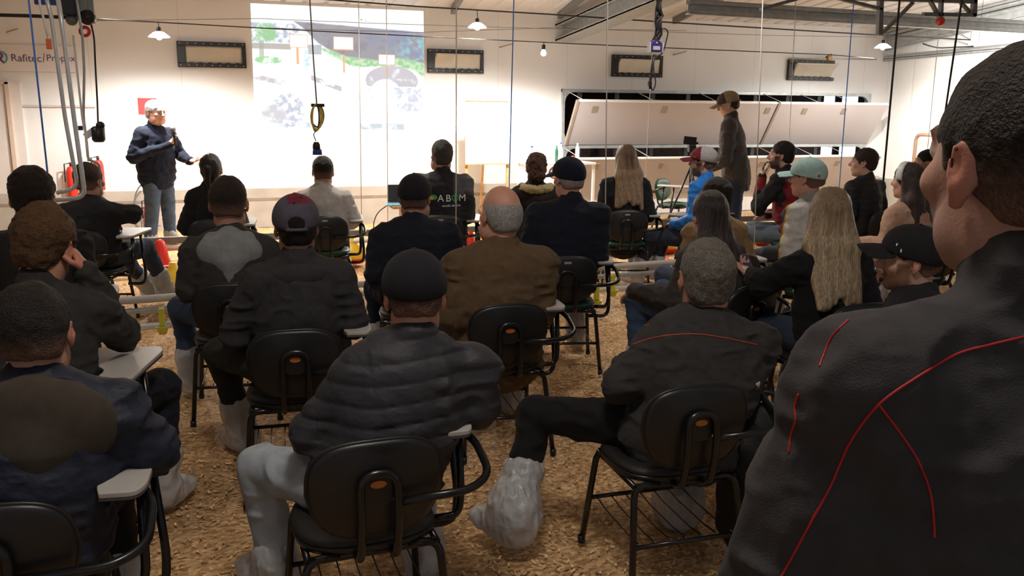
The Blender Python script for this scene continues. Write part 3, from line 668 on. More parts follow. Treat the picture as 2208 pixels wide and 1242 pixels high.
mb = MB(); mb.tube([c0+np.array([-.02+.035*math.cos(a_), 0, .02+.03*math.sin(a_)]) for a_ in np.linspace(-1.5, 1.7, 12)], .012, 6); mb.tube([c0+np.array([-.02, 0, -.012]), c0+np.array([.03, 0, -.07])], .012, 6); mb.build('emblem', M['ink'], rt)
# door outline in the wall at far left
dr = struct(MB().box((0, 0, 0), (1.25, .03, 2.0)).build('door_1', mat('door_panel', (.70, .65, .62), .5, var=.03), loc=(float(atY(-60, 300, WY)[0]), WY-.016, 1.0)))
mb = MB(); x_ = atY(28, 300, WY)[0]-dr.location.x; mb.box((x_, -.02, .0), (.055, .05, 2.02)); mb.box((x_-.6, -.02, 1.0), (1.25, .05, .05)); mb.build('door_frame', mat('door_frame_tan', (.62, .50, .42), .5), dr, bevel=.004)
a = atY(14, 228, WY); b = atY(205, 229, WY); struct(MB().box(((a[0]+b[0])/2, WY-.012, a[2]), (b[0]-a[0], .02, .028)).build('trim_5', mat('tan_trim', (.58, .49, .44), .6)))
# extinguishers, sign
def extinguisher(px, py, lb):
    p = atY(px, py, WY-.12); r = empty('fire_extinguisher', (p[0], p[1], p[2]-.2), 0, lb, 'fire extinguisher', 'red fire extinguishers on the wall')
    MB().lathe([(0, 0), (.06, 0), (.065, .02), (.065, .33), (.05, .39), (.02, .41), (0, .41)], n=20).build('cylinder', M['red'], r)
    MB().lathe([(0, .41), (.018, .41), (.018, .46), (0, .46)], n=12).build('valve', M['blk'], r); MB().tube([(0, 0, .45), (-.08, 0, .44), (-.085, -.01, .2)], .008, 7).build('hose', M['blk'], r)
extinguisher(156, 392, 'red fire extinguisher left of the man sitting below the bent tubes'); extinguisher(214, 378, 'red fire extinguisher close to the right of the sitting man below the tubes')
extinguisher(322, 470, 'red and white fire extinguisher low behind the presenter')
p = atY(318, 229, WY); o = MB().box((0, 0, 0), (.24, .008, .22)).build('wall_sign', mat('red_sign', (.75, .04, .04), .5), loc=(p[0], WY-.006, p[2])); tag(o, 'red square sign on the wall behind the head of the presenter', 'sign')
o = MB().tube(fillet([(0, 0, 0), (-.16, 0, -.18), (-.2, 0, -.5), (-.05, 0, -.66), (.14, 0, -.66)], .12), .010, 7).build('wall_hose', M['galv_dark'], loc=tuple(atY(316, 385, WY-.12))); tag(o, 'dark hose looping on the wall behind the presenter', 'hose')

# ------------------------------------------------------------------ feeding and drinking lines on the floor
LA, LB_ = atz(330, 647, .36), atz(1300, 579, .36); LS = (LB_[1]-LA[1])/(LB_[0]-LA[0]); print('line slope', LS)
def yl2(x): return LA[1]+(x-LA[0])*LS
def yl2px(px):
    d = ray(px, 620); t = (LA[1]-LA[0]*LS)/(d[1]-d[0]*LS); return float(d[1]*t)
def line_pipe(Y, z, x0, x1, r, m, label, sq=False):
    if Y < YL2+.5:
        dy = Y-YL2; o = MB().tube([(x0, yl2(x0)+dy, 0), (x1, yl2(x1)+dy, 0)], r, 12).build('water_pipe', M[m], loc=(0, 0, z)); tag(o, label, 'pipe'); return o
    if sq: o = MB().box((0, 0, 0), (x1-x0, r*1.2, r*2)).build('feeder_rail', M[m], loc=((x0+x1)/2, Y, z), bevel=.003)
    else: o = MB().tube([(-(x1-x0)/2, 0, 0), ((x1-x0)/2, 0, 0)], r, 12).build('water_pipe', M[m], loc=((x0+x1)/2, Y, z))
    tag(o, label, 'pipe'); return o
xa, xz = XL+.5, XC-.4
line_pipe(YL1, .34, xa, xz, .035, 'galv_dark', 'dull grey feeder rail running across the room in front of the presenter', True)
line_pipe(YL1-.02, .255, xa, xz, .025, 'galv_lt', 'bright pipe beneath the far feeder rail', False)
line_pipe(YL2+.05, .36, xa, xz, .028, 'tablet', 'pale pipe, uppermost of the near drinking line', False)
line_pipe(YL2+.03, .285, xa, xz, .020, 'galv', 'thin middle pipe of the near drinking line', False)
line_pipe(YL2-.03, .18, xa, xz, .024, 'galv_lt', 'bright lowest pipe of the near drinking line', False)
def cup(px, Y, z, lb):
    x = float(atY(px, 600, Y)[0]); r = empty('drinker_cup', (x, Y-.04, z-.17), 0, lb, 'drinker cup', 'yellow drinker cups on the water line')
    MB().box((0, .02, .12), (.035, .05, .12)).build('clip', M['ylime'], r, bevel=.004)
    MB().lathe([(0, 0), (.025, 0), (.045, .05), (.048, .055), (.042, .055), (.024, .008), (0, .008)], n=20).build('cup', M['ylime'], r)
for px, lb in ((343, 'yellow drinker cup on the water line below the pipes at left'), (398, 'yellow drinker cup beside the knee of the grey hooded person'), (1285, 'yellow drinker cup right of the navy jacket person'), (1318, 'yellow drinker clip under the chair of the fair haired person'), (1628, 'yellow drinker cup below the white cord at right')):
    cup(px, yl2px(px)-.03, .30 if px != 1285 else .22, lb)
def feeder(px, Y, col, lb, py=520, z=.02):
    x = float(atY(px, py, Y)[0]); r = empty('feeder_pan', (x, Y, z), 0, lb, 'feeder pan', 'red and yellow feeder pans on the far line')
    MB().lathe([(0, .0), (.15, 0), (.19, .05), (.195, .055), (.18, .055), (.145, .015), (0, .015)], n=28).build('pan', M['red'], r)
    if col == 'cone':
        MB().lathe([(.10, .05), (.075, .12), (.06, .22), (.045, .28), (.02, .305), (0, .31)], n=22).build('cone', M['red'], r)
    else: MB().lathe([(.17, .05), (.165, .11), (.10, .19), (.05, .22), (.045, .27), (0, .27)], n=26).build('hopper', M['yellow'], r)
feeder(345, YL1-.10, 'cone', 'red cone shaped feeder on the floor right of the left writing tablet', z=.06); feeder(372, YL1-1.0, 'pan', 'red feeder pan behind the plastic bag at left', z=.0)
feeder(755, YL1, 'pan', 'yellow feeder pan with red dish beside the white hooded person'); feeder(1012, YL1, 'cone', 'red feeder by the right side of the lettered jacket'); feeder(1040, YL1+.3, 'pan', 'red feeder pan behind the bald man')
feeder(1432, YL1-.3, 'pan', 'yellow feeder pan left of the blue jacket person'); feeder(1408, YL1-.8, 'cone', 'red feeder dish in front of the fair haired person by the flaps', z=-.02); feeder(1640, YL1, 'pan', 'feeder pan below the red vest person'); feeder(1870, YL1, 'pan', 'yellow feeder pan under the chair by the side wall'); feeder(1912, YL1+.1, 'pan', 'feeder pan left of the peach coat person')

# ------------------------------------------------------------------ flip chart, tables, laptop, camera on tripod
def flipchart():
    p = atz(1052, 455, 0); Y = WY-.75; x0, x1 = atY(1003, 300, Y)[0], atY(1098, 300, Y)[0]; zt = atY(1050, 217, Y)[2]; zb_ = atY(1050, 352, Y)[2]
    xc = (x0+x1)/2; r = empty('flip_chart', (xc, Y, 0), 0, 'large white flip chart on a light wooden easel beside the white table', 'flip chart'); W = x1-x0
    tilt = .06
    MB().box((0, 0, (zt+zb_)/2), (W, .02, zt-zb_)).build('paper_pad', M['paper'], r, bevel=.002)
    MB().box((0, -.012, zt+.005), (W+.02, .03, .03)).build('clamp_bar', M['wood'], r, bevel=.003); MB().box((0, -.01, zb_-.01), (W+.02, .035, .02)).build('ledge', M['wood'], r, bevel=.003)
    for s in (-1, 1): MB().box((s*(W/2-.02), .02, zb_/2+.2), (.04, .03, zb_+.4)).build('leg', M['wood'], r, bevel=.003)
    MB().tube([(0, .03, zt-.1), (0, .42, .0)], .018, 8).build('leg', M['wood'], r)
flipchart()
def white_table():
    Y = WY-1.15; x0, x1 = float(atY(1128, 345, Y)[0]), float(atY(1268, 352, Y)[0]); z = float(atY(1200, 349, Y)[2]); print('table z', z)
    r = empty('white_table', ((x0+x1)/2, Y, 0), 0, 'white table with bottles standing left of the inlet flaps', 'table'); W = x1-x0
    MB().box((0, 0, z-.015), (W, .60, .03)).build('tabletop', M['white'], r, bevel=.004)
    for sx in (-1, 1):
        for sy in (-1, 1): MB().box((sx*(W/2-.03), sy*.27, (z-.03)/2), (.04, .04, z-.03)).build('leg', M['white'], r, bevel=.003)
    MB().box((-W/2+.10, .0, z*.5), (.14, .5, z-.06)).build('side_panel', M['white'], r)
    def item(px, build, name, lb, cat, dy=0):
        x = float(atY(px, 330, Y+dy)[0]); q = empty(name, (x, Y+dy, z), 0, lb, cat); build(q)
    def bottle(capm):
        def f(q):
            MB().lathe([(0, 0), (.033, 0), (.035, .01), (.035, .14), (.03, .165), (.014, .195), (.013, .215), (0, .215)], n=18).build('body', M['clear'], q)
            MB().lathe([(0, .212), (.017, .212), (.017, .236), (0, .236)], n=14).build('cap', capm, q); MB().lathe([(.0356, .07), (.0356, .12)], n=18).build('bottle_label', M['tablet'], q)
        return f
    item(1134, bottle(M['flap']), 'water_bottle', 'clear water bottle with pale cap, left of two on the white table', 'bottle'); item(1147, bottle(M['bluep']), 'water_bottle', 'clear water bottle with blue cap, right of two on the white table', 'bottle')
    def tall(m, h, rr, cm):
        def f(q):
            MB().lathe([(0, 0), (rr, 0), (rr, h*.7), (rr*.5, h*.85), (rr*.4, h*.95), (0, h*.95)], n=18).build('body', m, q); MB().lathe([(0, h*.94), (rr*.5, h*.94), (rr*.5, h), (0, h)], n=14).build('cap', cm, q)
        return f
    item(1200, tall(M['grn'], .24, .024, M['grn']), 'green_bottle', 'green bottle on the white table', 'bottle', -.1); item(1210, tall(M['galv_lt'], .28, .026, M['bluep']), 'steel_flask', 'tall bright flask beside the green bottle on the white table', 'flask', .05)
    item(1245, tall(M['white'], .27, .03, M['clear']), 'spray_bottle', 'white bottle with brown foot near the right end of the white table', 'bottle', 0)
    item(1236, lambda q: (MB().lathe([(0, 0), (.022, 0), (.024, .07), (0, .07)], n=16).build('jar', M['flap'], q), MB().lathe([(0, .07), (.026, .07), (.026, .09), (0, .09)], n=16).build('lid', M['red'], q)), 'small_jar', 'small jar with red lid on the white table', 'jar', -.08)
    item(1222, lambda q: MB().box((0, 0, .012), (.16, .14, .022)).build('tray', M['paper'], q, bevel=.003), 'paper_stack', 'stack of white papers on the white table', 'papers', -.15)
    # round mirror-like dish hanging on the table front
    p = atY(1196, 372, Y-.33); q = empty('round_dish', p, 0, 'round dark rimmed dish leaning at the front of the white table', 'dish'); RX = [[1, 0, 0], [0, 0, -1], [0, 1, 0]]
    mb = MB(); mb.tube([(.085*math.cos(t), 0, .085*math.sin(t)) for t in np.linspace(0, 2*math.pi, 32)], .010, 8, cap=False); mb.build('rim', mat('dark_red_rim', (.16, .03, .02), .5), q); MB().lathe([(0, 0), (.085, 0), (.085, .006), (0, .006)], n=28, rot=RX).build('dish_face', M['tablet'], q)
white_table()
def laptop():
    Y = 9.6; x0 = float(atY(822, 430, Y)[0]); z = float(atY(850, 441, Y)[2]); xr = float(atY(905, 430, Y)[0]); print('laptop table z', z)
    r = empty('wooden_stool', ((x0+xr)/2+.08, Y, 0), 0, 'low wooden stand carrying the laptop', 'stand')
    MB().box((0, 0, z-.02), (.40, .34, .03)).build('stand_top', M['wood'], r, bevel=.004); MB().box((.02, 0, (z-.03)/2), (.20, .22, z-.04)).build('stand_body', M['wood'], r, bevel=.004)
    q = empty('laptop', ((x0+xr)/2+.02, Y, z-.005), R(-8), 'open black laptop on the low wooden stand, seen from behind', 'laptop')
    MB().box((0, -.02, .01), (.37, .26, .016)).build('base', mat('pale_blue_base', (.25, .55, .75), .3), q, bevel=.003)  # laptop base, plain pale blue all over
    MB().box((.02, .12, .11), (.36, .012, .215), rot=[[1, 0, 0], [0, math.cos(.15), math.sin(.15)], [0, -math.sin(.15), math.cos(.15)]]).build('lid', M['blk'], q, bevel=.004)
    c = MB().tube(fillet([(0, 0, 0), (-.12, 0, -.08), (-.18, 0, -.25), (-.05, -.02, -.42)], .1), .006, 6).build('laptop_lead', M['black_cable'], loc=(x0+.06, Y-.05, z)); tag(c, 'black lead drooping from the laptop to the floor', 'cable')
laptop()
def tripod():
    Y = 9.7; p = atY(1492, 312, Y); r = empty('video_tripod', (p[0], Y, 0), 0, 'black tripod standing before the cameraman', 'tripod'); z = p[2]-.10
    MB().tube([(0, 0, z*.55), (0, 0, z)], .016, 9).build('centre_post', M['blk'], r)
    for a in (20, 140, 260): MB().tube([(0, 0, z*.85), (.38*math.cos(R(a)), .38*math.sin(R(a)), .02)], .013, 8).build('leg', M['blk'], r)
    MB().tube([(0, 0, z), (.16, -.05, z-.05)], .009, 7).build('pan_handle', M['blk'], r)
    q = empty('video_camera', (p[0], Y, z), R(-20), 'black video camera with raised screen on the tripod', 'camera')
    MB().box((0, 0, .05), (.09, .16, .085)).build('body', M['blk'], q, bevel=.01); MB().lathe([(0, 0), (.03, 0), (.034, .07), (0, .07)], (0, .07, .05), 16, rot=[[1, 0, 0], [0, 0, 1], [0, -1, 0]]).build('lens', M['blk'], q)
    MB().box((-.03, -.02, .15), (.16, .012, .10), rot=[[1, 0, .1], [0, 1, 0], [-.1, 0, 1]]).build('screen', M['blk'], q, bevel=.003); MB().box((-.02, 0, .10), (.02, .02, .03)).build('mount', M['blk'], q)
    MB().lathe([(0, -.05), (.016, -.05), (.016, .05), (0, .05)], (.06, .02, .12), 12, rot=[[1, 0, 0], [0, 0, 1], [0, -1, 0]]).build('microphone', M['blk'], q)
tripod()
# brown water pipe on the side wall
X_ = XC-.35; P_ = [atX(1974, 400, X_), atX(1976, 290, X_), atX(2020, 285, X_)]
pp = [np.array([P_[1][0], P_[1][1], .0]), np.array([P_[1][0], P_[1][1], P_[1][2]]), np.array([P_[1][0], P_[2][1], P_[1][2]])]
r = empty('brown_pipe', pp[0], 0, 'brown water pipe rising and bending by the side wall', 'pipe'); o = np.array(r.location)
MB().tube(fillet([p-o for p in pp], .12, 8), .030, 12).build('pipe_run', M['brown'], r)
MB().tube([pp[2]-o+np.array([0, .02, 0]), pp[2]-o+np.array([0, -.12, 0])], .042, 12).build('coupling', M['bluep'], r); MB().tube([pp[2]-o+np.array([0, -.12, .0]), pp[2]-o+np.array([0, -.6, 0])], .03, 12).build('pipe_run', M['brown'], r)
# ------------------------------------------------------------------ bodies: distance fields turned into one continuous skin
M['skin'] = mat('skin', (1, 1, 1), .5, attr=True, var=.05, vscale=40, bump=.12, bscale=220)
M['cloth'] = mat('cloth', (1, 1, 1), .85, attr=True, var=.12, vscale=30, bump=.25, bscale=420, spec=.2, sheen=.03)
M['nylon'] = mat('padded_nylon', (1, 1, 1), .58, attr=True, var=.1, vscale=20, bump=.2, bscale=90, spec=.3)
M['hair'] = mat('hair', (1, 1, 1), .42, attr=True, var=.5, vscale=170, vstretch=(1, 1, .05), bump=.8, bscale=170, bstretch=(1, 1, .05), spec=.4)
M['curl'] = mat('short_hair', (1, 1, 1), .6, attr=True, var=.35, vscale=120, bump=1.0, bscale=200, spec=.3)
M['denim'] = mat('denim', (1, 1, 1), .85, attr=True, var=.14, vscale=14, bump=.3, bscale=500, spec=.2)
m_ = mat('clear_overshoe', (.60, .61, .62), .25, var=.18, vscale=14, bump=.7, bscale=34, alpha=.72); M['plastic'] = m_
A3 = lambda *p: np.array(p, float)
def nrm(v): v = np.array(v, float); return v/(np.linalg.norm(v)+1e-12)
CHK = dict(n=0)

class Sdf:
    def __init__(s, vox): s.pr = []; s.vox = vox; s.disp = None; s.lo = np.full(3, 1e9); s.hi = np.full(3, -1e9)
    def _b(s, c, r): s.lo = np.minimum(s.lo, np.array(c)-r); s.hi = np.maximum(s.hi, np.array(c)+r)
    def cone(s, a, b, ra, rb, k=.02, op='u', fr=None):
        a, b = A3(*a), A3(*b)
        if fr: a, b = fr.w(a), fr.w(b); ra *= fr.s; rb *= fr.s
        ba = (b-a); L2 = float(ba@ba)+1e-12; a32, ba32 = a.astype(np.float32), ba.astype(np.float32)
        if op == 'u': s._b(a, ra+.03); s._b(b, rb+.03)
        def f(P):
            q = P-a32; t = np.clip(q@ba32/L2, 0, 1); return np.sqrt(((q-t[:, None]*ba32)**2).sum(1))-(ra+(rb-ra)*t)
        s.pr.append((f, k, op)); return s
    def ell(s, c, r, k=.02, op='u', fr=None, rot=None):
        c = A3(*c); r = A3(*r); Mx = np.eye(3) if rot is None else np.array(rot, float)
        if fr: c = fr.w(c); r = r*fr.s; Mx = fr.M @ Mx
        if op == 'u': s._b(c, r.max()+.03)
        c32, M32, r32 = c.astype(np.float32), Mx.astype(np.float32), r.astype(np.float32)
        def f(P):
            q = (P-c32)@M32/r32; k0 = np.sqrt((q*q).sum(1))+1e-6; k1 = np.sqrt(((q/r32)**2).sum(1))+1e-6
            return k0*(k0-1)/k1
        s.pr.append((f, k, op)); return s
    def plane(s, n, d, k=.005, fr=None, op='s'):
        """keep the side where n.q < d"""
        n = nrm(n); c = np.zeros(3)
        if fr: n = fr.M@n; c = fr.c; d *= fr.s
        n32, c32 = n.astype(np.float32), c.astype(np.float32)
        s.pr.append((lambda P: (P-c32)@n32-d, k, 'p')); return s
    def comb(s, d, x, k, op):
        if op == 'u':
            h = np.maximum(k-np.abs(d-x), 0)/max(k, 1e-6); return np.minimum(d, x)-h*h*k*.25
        y = -x if op == 's' else x
        h = np.maximum(k-np.abs(d-y), 0)/max(k, 1e-6); return np.maximum(d, y)+h*h*k*.25
    def mesh(s):
        v = s.vox; B = 8; lo = s.lo-v*2; n = np.ceil((s.hi+v*2-lo)/(v*B)).astype(int); N = n*B
        ii = np.stack(np.meshgrid(*[np.arange(k) for k in n], indexing='ij'), -1).reshape(-1, 3)
        cen = (lo+(ii*B+(B-1)/2)*v).astype(np.float32); hd = v*B*.87
        cd_ = []; d = np.full(len(cen), 9., np.float32)
        for f, k, op in s.pr:
            x = f(cen); cd_.append(x); d = s.comb(d, x, k, op)
        act = np.abs(d) < hd*1.5+.02
        dense = np.where(d < 0, -1., 1.).astype(np.float32).reshape(n)
        dense = np.repeat(np.repeat(np.repeat(dense, B, 0), B, 1), B, 2)
        ia = ii[act]; off = np.stack(np.meshgrid(*[np.arange(B)]*3, indexing='ij'), -1).reshape(-1, 3)
        da = d[act]; idx = (ia[:, None]*B+off[None])         # (nb,512,3)
        P = (lo+idx*v).astype(np.float32); nb = len(ia)
        val = np.full((nb, B**3), 9., np.float32)
        for (f, k, op), x in zip(s.pr, cd_):
            xa = x[act]
            sel = (xa < da+hd*2.6+k+.02) if op == 'u' else ((xa > -(hd*1.4+k+.01)) if op == 'p' else (xa < hd*1.4+k+.01))
            if not sel.any(): continue
            Q = P[sel].reshape(-1, 3); val[sel] = s.comb(val[sel].reshape(-1), f(Q), k, op).reshape(-1, B**3)
        if s.disp is not None: val = val+s.disp(P.reshape(-1, 3)).reshape(val.shape)
        dense[idx[..., 0], idx[..., 1], idx[..., 2]] = val
        return surfnet(dense, lo, v)
def surfnet(V, lo, v):
    V = np.clip(V, -1, 1); V[0], V[-1] = 1, 1; V[:, 0], V[:, -1] = 1, 1; V[:, :, 0], V[:, :, -1] = 1, 1
    S = V < 0; nx, ny, nz = V.shape
    c = np.zeros((nx-1, ny-1, nz-1), np.int8)
    for a in (0, 1):
        for b in (0, 1):
            for g in (0, 1): c += S[a:nx-1+a, b:ny-1+b, g:nz-1+g]
    I, J, K = np.nonzero((c > 0) & (c < 8)); m = len(I)
    cid = np.full((nx-1, ny-1, nz-1), -1, np.int32); cid[I, J, K] = np.arange(m)
    cv = {(a, b, g): V[I+a, J+b, K+g] for a in (0, 1) for b in (0, 1) for g in (0, 1)}
    acc = np.zeros((m, 3)); cnt = np.zeros(m)
    for (p, q) in [(p, q) for p in cv for q in cv if p < q and sum(abs(a-b) for a, b in zip(p, q)) == 1]:
        x, y = cv[p], cv[q]; cr_ = (x < 0) != (y < 0); t = np.where(cr_, x/(x-y+1e-12), 0)
        pt = np.array(p)[None]+(np.array(q)-np.array(p))[None]*t[:, None]; acc += np.where(cr_[:, None], pt, 0); cnt += cr_
    P = acc/np.maximum(cnt, 1)[:, None]+np.stack([I, J, K], 1); P = lo+P*v
    F = []
    for ax in range(3):
        sl = [slice(None)]*3; sh = [slice(None)]*3; sl[ax] = slice(0, -1); sh[ax] = slice(1, None)
        e0, e1 = S[tuple(sl)], S[tuple(sh)]; u, w_ = [(1, 2), (2, 0), (0, 1)][ax]
        x = np.argwhere(e0 != e1); x = x[(x[:, u] > 0) & (x[:, w_] > 0)]
        lim = [nx-1, ny-1, nz-1]; x = x[(x[:, u] < lim[u]) & (x[:, w_] < lim[w_])]
        fl_ = e0[x[:, 0], x[:, 1], x[:, 2]]
        def g(du, dw): y = x.copy(); y[:, u] -= du; y[:, w_] -= dw; return cid[y[:, 0], y[:, 1], y[:, 2]]
        q = np.stack([g(0, 0), g(1, 0), g(1, 1), g(0, 1)], 1); q[~fl_] = q[~fl_][:, ::-1]; F.append(q)
    F = np.concatenate(F); F = F[(F >= 0).all(1)]; CHK['n'] += len(F)
    return P, F

class Frame:
    def __init__(s, c, yaw=0, pitch=0, roll=0, sc=1.0):
        s.c = A3(*c); s.s = sc
        cy, sy = math.cos(yaw), math.sin(yaw); cp, sp = math.cos(pitch), math.sin(pitch); cl, sl = math.cos(roll), math.sin(roll)
        Rz = np.array([[cy, sy, 0], [-sy, cy, 0], [0, 0, 1]]); Rx = np.array([[1, 0, 0], [0, cp, sp], [0, -sp, cp]]); Ry = np.array([[cl, 0, sl], [0, 1, 0], [-sl, 0, cl]])
        s.M = Rz@Rx@Ry     # yaw clockwise (to the right), pitch = nod down, roll = tilt right
    def w(s, p): return s.c+s.M@(A3(*p)*s.s)
    def l(s, P): return (P-s.c)@s.M/s.s

_VT = np.random.default_rng(11).random((32, 32, 32)).astype(np.float32)*2-1
def wr(P, f, s):
    """smooth value noise in about -1..1"""
    q = P.astype(np.float32)*np.float32(f/3.2)+np.float32(s*3.7+100); i0 = np.floor(q).astype(np.int32); t = q-i0; t = t*t*(3-2*t); i0 &= 31; i1 = (i0+1) & 31
    x0, y0, z0 = i0[:, 0], i0[:, 1], i0[:, 2]; x1, y1, z1 = i1[:, 0], i1[:, 1], i1[:, 2]; tx, ty_, tz = t[:, 0], t[:, 1], t[:, 2]
    a = _VT[x0, y0, z0]*(1-tx)+_VT[x1, y0, z0]*tx; b = _VT[x0, y1, z0]*(1-tx)+_VT[x1, y1, z0]*tx
    e = _VT[x0, y0, z1]*(1-tx)+_VT[x1, y0, z1]*tx; g = _VT[x0, y1, z1]*(1-tx)+_VT[x1, y1, z1]*tx
    return (a*(1-ty_)+b*ty_)*(1-tz)+(e*(1-ty_)+g*ty_)*tz
def folds(P, f, s): return 1-2.2*np.abs(wr(P, f, s))

def head_prims(S, fr, kk=1.0, ears=True, nose=1.0):
    S.ell((0, -.012, .030), (.074, .094, .088), .02, fr=fr)
    S.ell((0, .026, -.028), (.058, .066, .086), .03, fr=fr); S.ell((0, .030, -.078), (.046, .052, .040), .03, fr=fr); S.ell((0, .070, -.098), (.020, .018, .016), .02, fr=fr)
    for s_ in (-1, 1):
        S.ell((s_*.040, .060, -.020), (.024, .022, .020), .02, fr=fr); S.ell((s_*.052, .006, -.070), (.014, .034, .03), .03, fr=fr)
        S.ell((s_*.031, .096, .012), (.018, .014, .012), .01, 's', fr=fr); S.ell((s_*.031, .076, .012), (.014, .014, .012), .003, fr=fr)
    if kk > 1:
        for s_ in (-1, 1): S.ell((s_*.052, .030, -.070), (.024, .040, .040), .03, fr=fr)
    S.ell((0, .078, .032), (.048, .014, .010), .018, fr=fr)
    S.cone((0, .088, .014), (0, .112, -.020), .008, .012*nose, .012, fr=fr); S.ell((0, .100, -.026), (.018, .013, .009), .01, fr=fr)
    S.ell((0, .090, -.052), (.024, .010, .006), .006, fr=fr); S.ell((0, .088, -.064), (.021, .010, .007), .006, fr=fr)
    if ears:
        for s_ in (-1, 1):
            ro = Frame((0, 0, 0), s_*.45).M
            S.ell((s_*.079, -.012, -.002), (.0065, .0175, .030), .006, fr=fr, rot=ro); S.ell((s_*.0865, -.006, .003), (.0045, .010, .016), .004, 's', fr=fr, rot=ro); S.ell((s_*.076, -.004, -.030), (.007, .010, .012), .006, fr=fr)

def hand_prims(S, wrist, d, n, side, curl=.35, spread=1.0, th=.6, sc=1.0):
    d = nrm(d); n = nrm(np.array(n, float)-d*np.dot(n, d)); u = np.cross(d, n); w0 = A3(*wrist); tu = u*side
    S.ell(w0+d*.052*sc, np.array([.041, .050, .017])*sc, .012, rot=np.stack([u, d, n], 1)); S.cone(w0, w0+d*.02*sc, .026*sc, .028*sc, .02)
    for i, L_ in enumerate((.070, .079, .074, .058)):
        b = w0+d*(.090-.004*abs(i-1.3))*sc+tu*(.0285-.019*i)*sc*spread; a_ = curl*(1+.08*i); dd = d.copy(); ang = 0
        for j, fr_ in enumerate((.44, .31, .25)):
            ang += a_*(.8 if j == 0 else 1.0); dd = d*math.cos(ang)+n*math.sin(ang); e = b+dd*L_*fr_*sc; S.cone(b, e, (.0092-.0008*j)*sc, (.0088-.0010*j)*sc, .004); b = e
    b = w0+d*.022*sc+tu*.030*sc; dd = nrm(d*.62+tu*.62+n*th*.6); e = b+dd*.044*sc; S.cone(b, e, .0125*sc, .0105*sc, .012); dd = nrm(d*.85+tu*.15+n*th*.7); S.cone(e, e+dd*.032*sc, .0105*sc, .0085*sc, .004)

